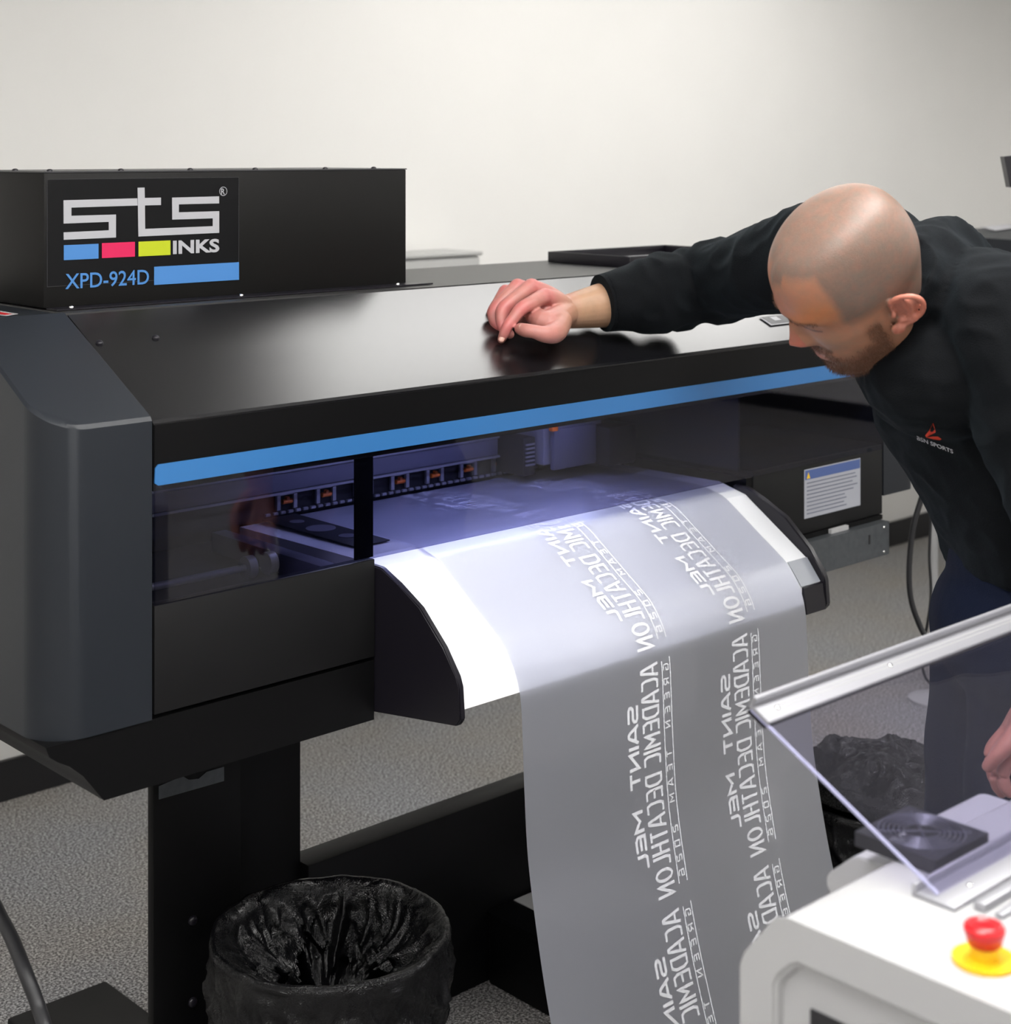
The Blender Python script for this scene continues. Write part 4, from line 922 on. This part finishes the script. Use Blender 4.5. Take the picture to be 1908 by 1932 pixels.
# right hand: back of the hand up, fingers curled down to the lid
palm_w = WRR
mcp = [J(1027, 550, 2.923), J(1003, 532, 2.948), J(977, 531, 2.974), J(954, 541, 2.991)]
for k, (q, r_) in enumerate(zip(mcp, (.0145, .0145, .0135, .0125))):
    limb(bm, [WRR.lerp(q, -.05)+Vector((0, 0, .000)), WRR.lerp(q, .5)+Vector((0, 0, .004)), q], [.021, .0185, r_], sub=6, n=16)
limb(bm, [J(1035, 590, 2.938), J(1008, 583, 2.935), J(982, 588, 2.925)], [.024, .022, .015], sub=5, n=16)
limb(bm, [WRR, J(1035, 600, 2.881), J(1010, 590, 2.901)], [.024, .022, .018], sub=6, n=16)      # palm side
fing = [
 ([mcp[0], J(1004, 562, 2.892), J(983, 575, 2.877), J(968, 594, 2.867), J(958, 607, 2.861), J(951, 622, 2.860), J(946.5, 632, 2.862)], [.0140, .0118, .0115, .0098, .0095, .0085, .0068]),
 ([mcp[1], J(976, 552, 2.923), J(951, 573, 2.906), J(946, 592, 2.898), J(950, 610, 2.892), J(962, 622, 2.885)], [.0140, .0118, .0118, .0100, .0092, .0078]),
 ([mcp[2], J(954, 552, 2.953), J(934, 577, 2.936), J(932, 594, 2.927), J(942, 608, 2.918), J(958, 612, 2.915)], [.0130, .0110, .0110, .0095, .0088, .0076]),
 ([mcp[3], J(940, 562, 2.974), J(929, 581, 2.962), J(932, 594, 2.954), J(946, 603, 2.945), J(960, 605, 2.941)], [.0118, .0098, .0094, .0084, .0078, .0068])]
for p, r_ in fing: limb(bm, p, [q*1.10 for q in r_], sub=5, n=14)
limb(bm, [J(1000, 575, 2.935), J(975, 590, 2.918), J(962, 603, 2.905)], [.018, .0145, .010], sub=4, n=12)
limb(bm, [J(1058, 598, 2.906), J(1048, 618, 2.861), J(1028, 622, 2.836), J(1008, 617, 2.832), J(993, 615, 2.837), J(982, 612, 2.850)], [.021, .0195, .0150, .0122, .0124, .0108], sub=6, n=16)
# left arm hanging, hand beside the machine
SHL = pz(.650, 2.10, 1.375); ELL = pz(.700, 2.02, 1.10); WRL = at(1962, 1300, D=2.18)
limb(bm, [SHL, SHL.lerp(ELL, .5), ELL, ELL.lerp(WRL, .5), WRL], [.058, .048, .042, .040, .027], sub=6, n=24)
HL = at(1930, 1362, D=2.18); dn = (HL-WRL).normalized(); sd = FW
for k, (o_, l_, r_) in enumerate(((-.030, .070, .0095), (-.010, .078, .0105), (.011, .074, .0105), (.031, .064, .0100))):
    b0 = HL+sd*o_+dn*.018; limb(bm, [WRL, WRL.lerp(b0, .6), b0], [.020, .017, .0125], sub=5, n=12)
    limb(bm, [b0, b0+dn*l_*.45-RT*.010, b0+dn*l_*.8-RT*.000, b0+dn*l_*.98+RT*.012], [.0122, r_, r_*.95, r_*.75], sub=5, n=12)
limb(bm, [WRL-sd*.01, HL-sd*.04-RT*.02-dn*.01, HL-sd*.045-RT*.034+dn*.02, HL-sd*.035-RT*.036+dn*.045], [.019, .0155, .011, .0085], sub=6, n=12)
# pelvis and legs
limb(bm, [pz(.735, 2.20, .93), pz(.735, 2.28, .95), pz(.735, 2.36, .93)], [.105, .12, .105], sub=5, n=24)
KL, AL = pz(.705, 2.185, .50), pz(.745, 2.17, .09); KR, AR = pz(.700, 2.385, .50), pz(.745, 2.40, .09)
for hip, kn, an in ((pz(.735, 2.20, .92), KL, AL), (pz(.735, 2.37, .92), KR, AR)):
    limb(bm, [hip, hip.lerp(kn, .5), kn, kn.lerp(an, .4), an], [.085, .072, .054, .052, .037], sub=5, n=24)
    limb(bm, [an-Vector((0, 0, .02)), an-Vector((0, 0, .045))-RT*.08, an-Vector((0, 0, .058))-RT*.15], [.036, .032, .022], sub=5, n=14)
body = remesh_obj('body', bm, 0.0023, 3, ['skin'] if 'skin' in M else [], man, 0.5)
co = vcoords(body)
# skin colour by body region: stubbled scalp, ruddy face, ears, knuckles
def vnoise(P, s, seed=0):
    return np.array([noise.noise(Vector(p)*s+Vector((seed, seed*2, 0))) for p in P])
R3 = np.array([hf, hl, hu]); hcn = np.array(hc); loc = (co-hcn)@R3.T/HS
col = np.tile(np.array([0.34, 0.18, 0.12]), (len(co), 1))
isH = (np.abs(loc[:, 0]) < .2) & (np.abs(loc[:, 1]) < .13) & (loc[:, 2] > -.135) & (loc[:, 2] < .16)
idx = np.where(isH)[0]; L_ = loc[idx]; nz = vnoise(co[idx], 30); nz2 = vnoise(co[idx], 110, 4); nz3 = vnoise(co[idx], 420, 9)
x, y, z = L_[:, 0], L_[:, 1], L_[:, 2]
face = np.array([0.335, 0.155, 0.095])
scalp = np.array([0.172, 0.108, 0.082])
hl_line = 0.100-0.012*(np.abs(y) < .014)
back = np.clip((0.055-x)/.014, 0, 1)*(z > -.03); topm = np.clip((z-hl_line)/.010+nz*.35, 0, 1)
side = np.clip((0.050-x+nz*.004)/.010, 0, 1)*np.clip((z-0.010)/.02, 0, 1)
m = np.maximum(topm, side); m = np.maximum(m, np.clip((0.0-x)/.02, 0, 1)*np.clip((z+.05)/.02, 0, 1))
ear = (np.abs(y) > .0805) & (x < .006) & (x > -.055) & (np.abs(z) < .045)
c_ = face[None]*(1-m[:, None])+scalp[None]*m[:, None]
# warm forehead, paler cheek, red nose
fh = np.exp(-((z-.055)/.022)**2)*(1-m)*np.clip((x-.03)/.03, 0, 1); c_ += fh[:, None]*np.array([.075, -.005, -.035])
ck = np.exp(-((z+.015)/.02)**2-((np.abs(y)-.045)/.02)**2)*(x > .02); c_ += ck[:, None]*np.array([-.01, .02, .018])
ns = (x > .098)*np.exp(-((z+.01)/.02)**2); c_ += ns[:, None]*np.array([.05, -.035, -.015])
bd = np.clip((-.030-z+nz*.010)/.012, 0, 1)*np.clip((x-.0)/.015, 0, 1)*np.clip(1.15-np.exp(-((z+.032)/.022)**2-((np.abs(y)-.044)/.018)**2)*(x > .04)*1.3, 0, 1)
bd = np.maximum(bd, np.exp(-((z+.036)/.0065)**2)*(np.abs(y) < .034)*(x > .05)*.9)
sb = np.clip((x-.004)/.008, 0, 1)*np.clip((.034-x)/.010, 0, 1)*np.clip((.008-z)/.02, 0, 1); bd = np.maximum(bd, sb*.9)
bd *= np.clip(1-np.exp(-((z+.0515)/.0065)**2)*(np.abs(y) < .020)*(x > .07), 0, 1)
hairc = np.array([0.10, 0.045, 0.024]); c_ = c_*(1-bd[:, None]*.78)+hairc*bd[:, None]*.78
brow = np.exp(-((z-.0405-.05*np.clip(.03-np.abs(y), -.1, 0))/.0040)**2)*(np.abs(y) > .012)*(np.abs(y) < .052)*(x > .045); c_ = c_*(1-brow[:, None]*.5)+np.array([.12, .065, .035])*brow[:, None]*.5
lash = np.exp(-((z-.0165)/.0016)**2)*(np.abs(np.abs(y)-.031) < .014)*(x > .05); c_ = c_*(1-lash[:, None]*.85)+np.array([.05, .025, .018])*lash[:, None]*.85
lip = np.exp(-((z+.0535)/.0065)**2)*(np.abs(y) < .022)*(x > .07); c_ = c_*(1-lip[:, None]*.5)+np.array([.42, .16, .12])*lip[:, None]*.5
c_[ear] = np.array([.40, .14, .095]); 
hollow_shade = ear & (np.abs(z) < .012) & (np.abs(y) < .088) & (x > -.026); c_[hollow_shade] *= .8  # shade of the ear hollow put into the skin colour
c_ *= (1+nz*.06+nz2*.05+nz3*(.05+.07*m))[:, None]; c_ += (nz2*.02)[:, None]*np.array([1, -.3, -.4]); col[idx] = c_
# hands
for wr in (WRR, WRL):
    d = np.linalg.norm(co-np.array(wr), axis=1); h = np.where(d < .24)[0]
    kn = np.zeros(len(h))
    if wr is WRR:
        for p in mcp+[f[0][2] for f in fing]+[f[0][4] for f in fing]: kn = np.maximum(kn, np.exp(-(np.linalg.norm(co[h]-np.array(p), axis=1)/.017)**2))
        lat_ = (co[h]-np.array(WRR))@np.array(RT); hd_ = np.clip(-lat_/.055+.45, 0, 1)
    else: hd_ = np.ones(len(h))
    n1 = vnoise(co[h], 90); base = np.array([.37, .180, .135])*hd_[:, None]+np.array([.35, .205, .125])*(1-hd_[:, None])
    q = base+kn[:, None]*np.array([.05, -.055, -.03])+hd_[:, None]*np.array([.02, -.02, .0]); q *= (1+n1*.09)[:, None]; col[h] = q
col = np.clip(col, 0, 1)
at_ = body.data.color_attributes.new('skin_tone', 'FLOAT_COLOR', 'POINT')
at_.data.foreach_set('color', np.c_[col, np.ones(len(col))].ravel())
M['skin'] = mat('skin', (0.5, 0.27, 0.18), 0.42, spec=0.45, bump=0.25, bscale=900, sss=0.12)
nt = M['skin'].node_tree; an = nt.nodes.new('ShaderNodeVertexColor'); an.layer_name = 'skin_tone'; nt.links.new(an.outputs['Color'], nt.nodes['Principled BSDF'].inputs['Base Color'])
body.data.materials.clear(); body.data.materials.append(M['skin'])
# finger nails
def nail(p, nrm, d, w_, l_, name='fingernail'):
    nrm = nrm.normalized(); d = (d-nrm*d.dot(nrm)).normalized(); s = nrm.cross(d); bm = bmesh.new(); rows = []
    for i in range(7):
        a = i/6*2-1; row = []
        for k in range(7):
            b = k/6*2-1; rr = math.sqrt(max(0, 1-abs(a)**3.5)); row.append(bm.verts.new(p+d*l_*a+s*w_*b*rr-nrm*(w_*.35*(b*rr)**2+.0006*a*a)))
        rows.append(row)
    for r0, r1 in zip(rows, rows[1:]):
        for k in range(6): bm.faces.new([r0[k], r0[k+1], r1[k+1], r1[k]])
    bmesh.ops.remove_doubles(bm, verts=bm.verts, dist=1e-6)
    return obj(name, bm, 'nail', man, smooth=True)
vc = -(FW*.96+Vector((0, 0, -.10)))
nail(J(948, 630, 2.858)+vc*.0070+RT*-.001, vc+Vector((0, 0, .3)), fing[0][0][-1]-fing[0][0][-2], .0048, .0058)
nail(J(986, 611, 2.845)+vc*.0110+Vector((0, 0, .004)), vc+Vector((0, 0, .75)), J(982, 612, 2.85)-J(1008, 617, 2.84), .0058, .0066)
# beard: short hairs on the jaw, chin, moustache
from mathutils.bvhtree import BVHTree
hd_mask = np.zeros(len(co)); hd_mask[idx] = bd
me = body.data; nv = len(me.vertices); nor = np.empty(nv*3); me.vertices.foreach_get('normal', nor); nor = nor.reshape(-1, 3)
cand = np.where(hd_mask > .35)[0]; rng = np.random.default_rng(5); pick = rng.choice(cand, min(9000, len(cand)*2), p=hd_mask[cand]/hd_mask[cand].sum())
vs = []; fs = []
dwn = np.array(-hu*.9+hf*.1)
for i in pick:
    p = co[i]+rng.normal(0, .0008, 3); n_ = nor[i]; d = n_*.55+dwn*.75+rng.normal(0, .28, 3); d /= np.linalg.norm(d)
    chin = loc[i, 2] < -.075 and loc[i, 0] > .05
    ln = rng.uniform(.003, .0055)*(1.5 if chin else 1.0); s = np.cross(d, rng.normal(0, 1, 3)); s /= np.linalg.norm(s); t2 = np.cross(d, s); k = len(vs); r_ = .00026
    b = p-n_*.0005
    vs += [tuple(b+s*r_), tuple(b-s*r_*.5+t2*r_*.87), tuple(b-s*r_*.5-t2*r_*.87), tuple(b+d*ln)]; fs += [(k, k+1, k+3), (k+1, k+2, k+3), (k+2, k, k+3)]
hm = bpy.data.meshes.new('beard'); hm.from_pydata(vs, [], fs); hb = new_obj('beard', hm, man, 'hair'); hb['kind'] = 'stuff'
# eyebrow hairs
cand = idx[np.where(brow > .45)[0]]; vs = []; fs = []
if len(cand):
    for i in rng.choice(cand, 420):
        p = co[i]; n_ = nor[i]; sgn = 1 if loc[i, 1] > 0 else -1; d = n_*.35+np.array(hl)*sgn*.8+rng.normal(0, .2, 3); d /= np.linalg.norm(d); s = np.cross(d, n_); s /= np.linalg.norm(s); k = len(vs)
        vs += [tuple(p+s*.00022), tuple(p-s*.00022), tuple(p+n_*.0003), tuple(p+d*.0055)]; fs += [(k, k+1, k+3), (k+1, k+2, k+3), (k+2, k, k+3)]
    hm = bpy.data.meshes.new('eyebrows'); hm.from_pydata(vs, [], fs); hb = new_obj('eyebrows', hm, man, 'hair'); hb['kind'] = 'stuff'
# ---- sweatshirt
bm = bmesh.new()
tshirt = [(.765, 2.28, 1.035, .195, .148), (.762, 2.28, 1.06, .198, .152), (.755, 2.28, 1.10, .200, .156), (.738, 2.28, 1.15, .202, .160), (.712, 2.285, 1.21, .205, .166), (.668, 2.29, 1.29, .210, .166), (.640, 2.30, 1.345, .205, .140), (.622, 2.305, 1.385, .165, .110), (.606, 2.30, 1.415, .115, .088), (.597, 2.295, 1.435, .085, .076)]
torso(bm, tshirt, n=48, sub=5, mod=lambda i, t: 1+0.012*math.sin(3*t+i*9)+0.008*math.sin(7*t-i*14))
# stand-up collar ring
cN = (hp(-.040, 0, -.060)-NB).normalized()
CA, CB = hp(-.052, 0, -.062), hp(-.046, 0, -.040)
limb(bm, [NB-cN*.02, NB.lerp(CA, .5), CA, CB], [.098, .090, .082, .079], sub=6, n=40, round_ends=False, ratio=[1, .95, .86, .82], hint=hf)
def folds(amp, fr, ph=0, where=0.55, wid=0.22):
    return lambda i, t: 1+amp*math.exp(-((i-where)/wid)**2)*math.sin(fr*i+ph+1.6*math.sin(t+.5))*(0.6+0.4*math.cos(t-1.2))+0.006*math.sin(5*t+20*i)
CUF = at(1140, 563, D=3.02)
limb(bm, [pz(.600, 2.37, 1.385), SHR, SHR.lerp(ELR, .5), ELR, ELR.lerp(CUF, .5), ELR.lerp(CUF, .8), CUF], [.104, .095, .083, .076, .070, .0615, .0545], sub=14, n=40, round_ends=False, mod=folds(.10, 70, 0, .52, .16))
CUL = at(1965, 1240, D=2.17)
limb(bm, [pz(.630, 2.20, 1.375), SHL, SHL.lerp(ELL, .5), ELL, ELL.lerp(CUL, .6), CUL], [.100, .090, .076, .066, .056, .046], sub=12, n=40, round_ends=False, mod=folds(.05, 50, 1, .58, .25))
ellipsoid(bm, cz(.625, 2.33, 1.295), RT, FW, Vector((0, 0, 1)), .125, .15, .11, 12)
shirt = remesh_obj('sweatshirt', bm, 0.0050, 3, ['shirt'], man, 0.5)
me = shirt.data; co2 = vcoords(shirt); nv = len(co2); nor2 = np.empty(nv*3); me.vertices.foreach_get('normal', nor2); nor2 = nor2.reshape(-1, 3)
def ridged(p, s): return 1-abs(noise.noise(Vector(p)*s))*2
d2 = np.array([0.0095*(ridged((p[0]*.8+p[2]*.5, p[1]*.8, p[2]*.6), 8)-.55)+0.0040*(ridged((p[0], p[1]*.7, p[2]*1.2), 21)-.5) for p in co2])
toC = np.linalg.norm(co2-np.array(CUF), axis=1); d2 *= np.clip((toC-.03)/.06, 0.15, 1)
co2 = co2+nor2*d2[:, None]; me.vertices.foreach_set('co', co2.ravel()); me.update()
# cuff bands
for c_0, c_1, rr in ((CUF, ELR, .0550),):
    d = (c_0-c_1).normalized(); bm = bmesh.new(); limb(bm, [c_0-d*.030, c_0-d*.012, c_0+d*.004], [rr+.0022, rr, rr-.0015], sub=4, n=36, round_ends=False); obj('cuff', bm, 'shirt', shirt, smooth=True, angle=60)
# chest logo: project flat print on the shirt surface
bv = BVHTree.FromPolygons([Vector(p) for p in co2], [tuple(p.vertices) for p in me.polygons])
O = Vector((0, 0, EYE))
def on_shirt(u, v, lift=0.0012):
    d = (at(u, v, D=1)-O).normalized(); h = bv.ray_cast(O, d); return (h[0] if h[0] else at(u, v, D=2.1))-d*lift
def proj_poly(bm, pts, k=5):
    c = on_shirt(sum(p[0] for p in pts)/len(pts), sum(p[1] for p in pts)/len(pts)); cv = bm.verts.new(c); ring = []
    for i, p in enumerate(pts):
        q = pts[(i+1) % len(pts)]
        for j in range(k): ring.append(bm.verts.new(on_shirt(p[0]+(q[0]-p[0])*j/k, p[1]+(q[1]-p[1])*j/k)))
    for i in range(len(ring)): bm.faces.new([cv, ring[i], ring[(i+1) % len(ring)]])
bm = bmesh.new()
proj_poly(bm, [(1761, 790), (1766, 806), (1765, 808), (1756, 812), (1748, 817), (1746, 813), (1754, 803)]); proj_poly(bm, [(1748, 817), (1760, 815), (1770, 815), (1777, 820), (1774, 822), (1762, 820.5)])
obj('chest_emblem', bm, 'ored', shirt)
bm = bmesh.new()
def tl(x, y):
    u = 1731+68*x; v = 818.5+26*x+10*x*0; return on_shirt(u-y*2.6*0.4+0, v+3-y*7.5, 0.0016)
text_on(bm, 'BSN SPORTS', tl, 0.012); obj('chest_lettering', bm, 'thread', shirt)
# ---- trousers
bm = bmesh.new()
torso(bm, [(.745, 2.28, .93, .18, .130), (.752, 2.28, 1.00, .182, .135), (.750, 2.28, 1.06, .180, .136), (.742, 2.28, 1.10, .176, .134)])
limb(bm, [pz(.735, 2.185, .915), pz(.735, 2.28, .94), pz(.735, 2.375, .915)], [.125, .138, .125], sub=5, n=30)
for hip, kn, an in ((pz(.730, 2.195, .90), KL, AL), (pz(.730, 2.375, .90), KR, AR)):
    limb(bm, [hip, hip.lerp(kn, .5), kn, kn.lerp(an, .5), an+Vector((0, 0, .0)), an-Vector((0, 0, .03))], [.110, .104, .088, .082, .072, .070], sub=10, n=36, round_ends=False, mod=lambda i, t: 1+.02*math.sin(i*38+1.5*math.sin(t))+.012*math.sin(4*t+i*6))
tr_ = remesh_obj('trousers', bm, 0.006, 6, ['pants'], man, 0.5)
for an in (AL, AR):
    bm = bmesh.new(); fwd = -RT
    limb(bm, [an-Vector((0, 0, .048))+RT*.045, an-Vector((0, 0, .045)), an-Vector((0, 0, .050))-RT*.09, an-Vector((0, 0, .055))-RT*.165, an-Vector((0, 0, .058))-RT*.195], [.036, .042, .042, .036, .028], sub=6, n=24)
    limb(bm, [an-Vector((0, 0, .04)), an+Vector((0, 0, .0))], [.044, .042], sub=3, n=20)
    sh = obj('shoe', bm, 'shoe', man, smooth=True, angle=60)
    bm = bmesh.new(); P = [(.085, -.035), (.09, .035), (.0, .044), (-.12, .046), (-.20, .03), (-.222, 0), (-.20, -.03), (-.12, -.046), (.0, -.044)]
    a = [bm.verts.new(Vector((an.x, an.y, 0.001))+RT*u_+FW*v_) for u_, v_ in P]; b = [bm.verts.new(Vector((an.x, an.y, 0.018))+RT*u_+FW*v_) for u_, v_ in P]
    bm.faces.new(a[::-1]); bm.faces.new(b)
    for k in range(len(P)): bm.faces.new([a[k], a[(k+1) % len(P)], b[(k+1) % len(P)], b[k]])
    obj('shoe_sole', bm, 'fan', sh)
unparent_fix(man)
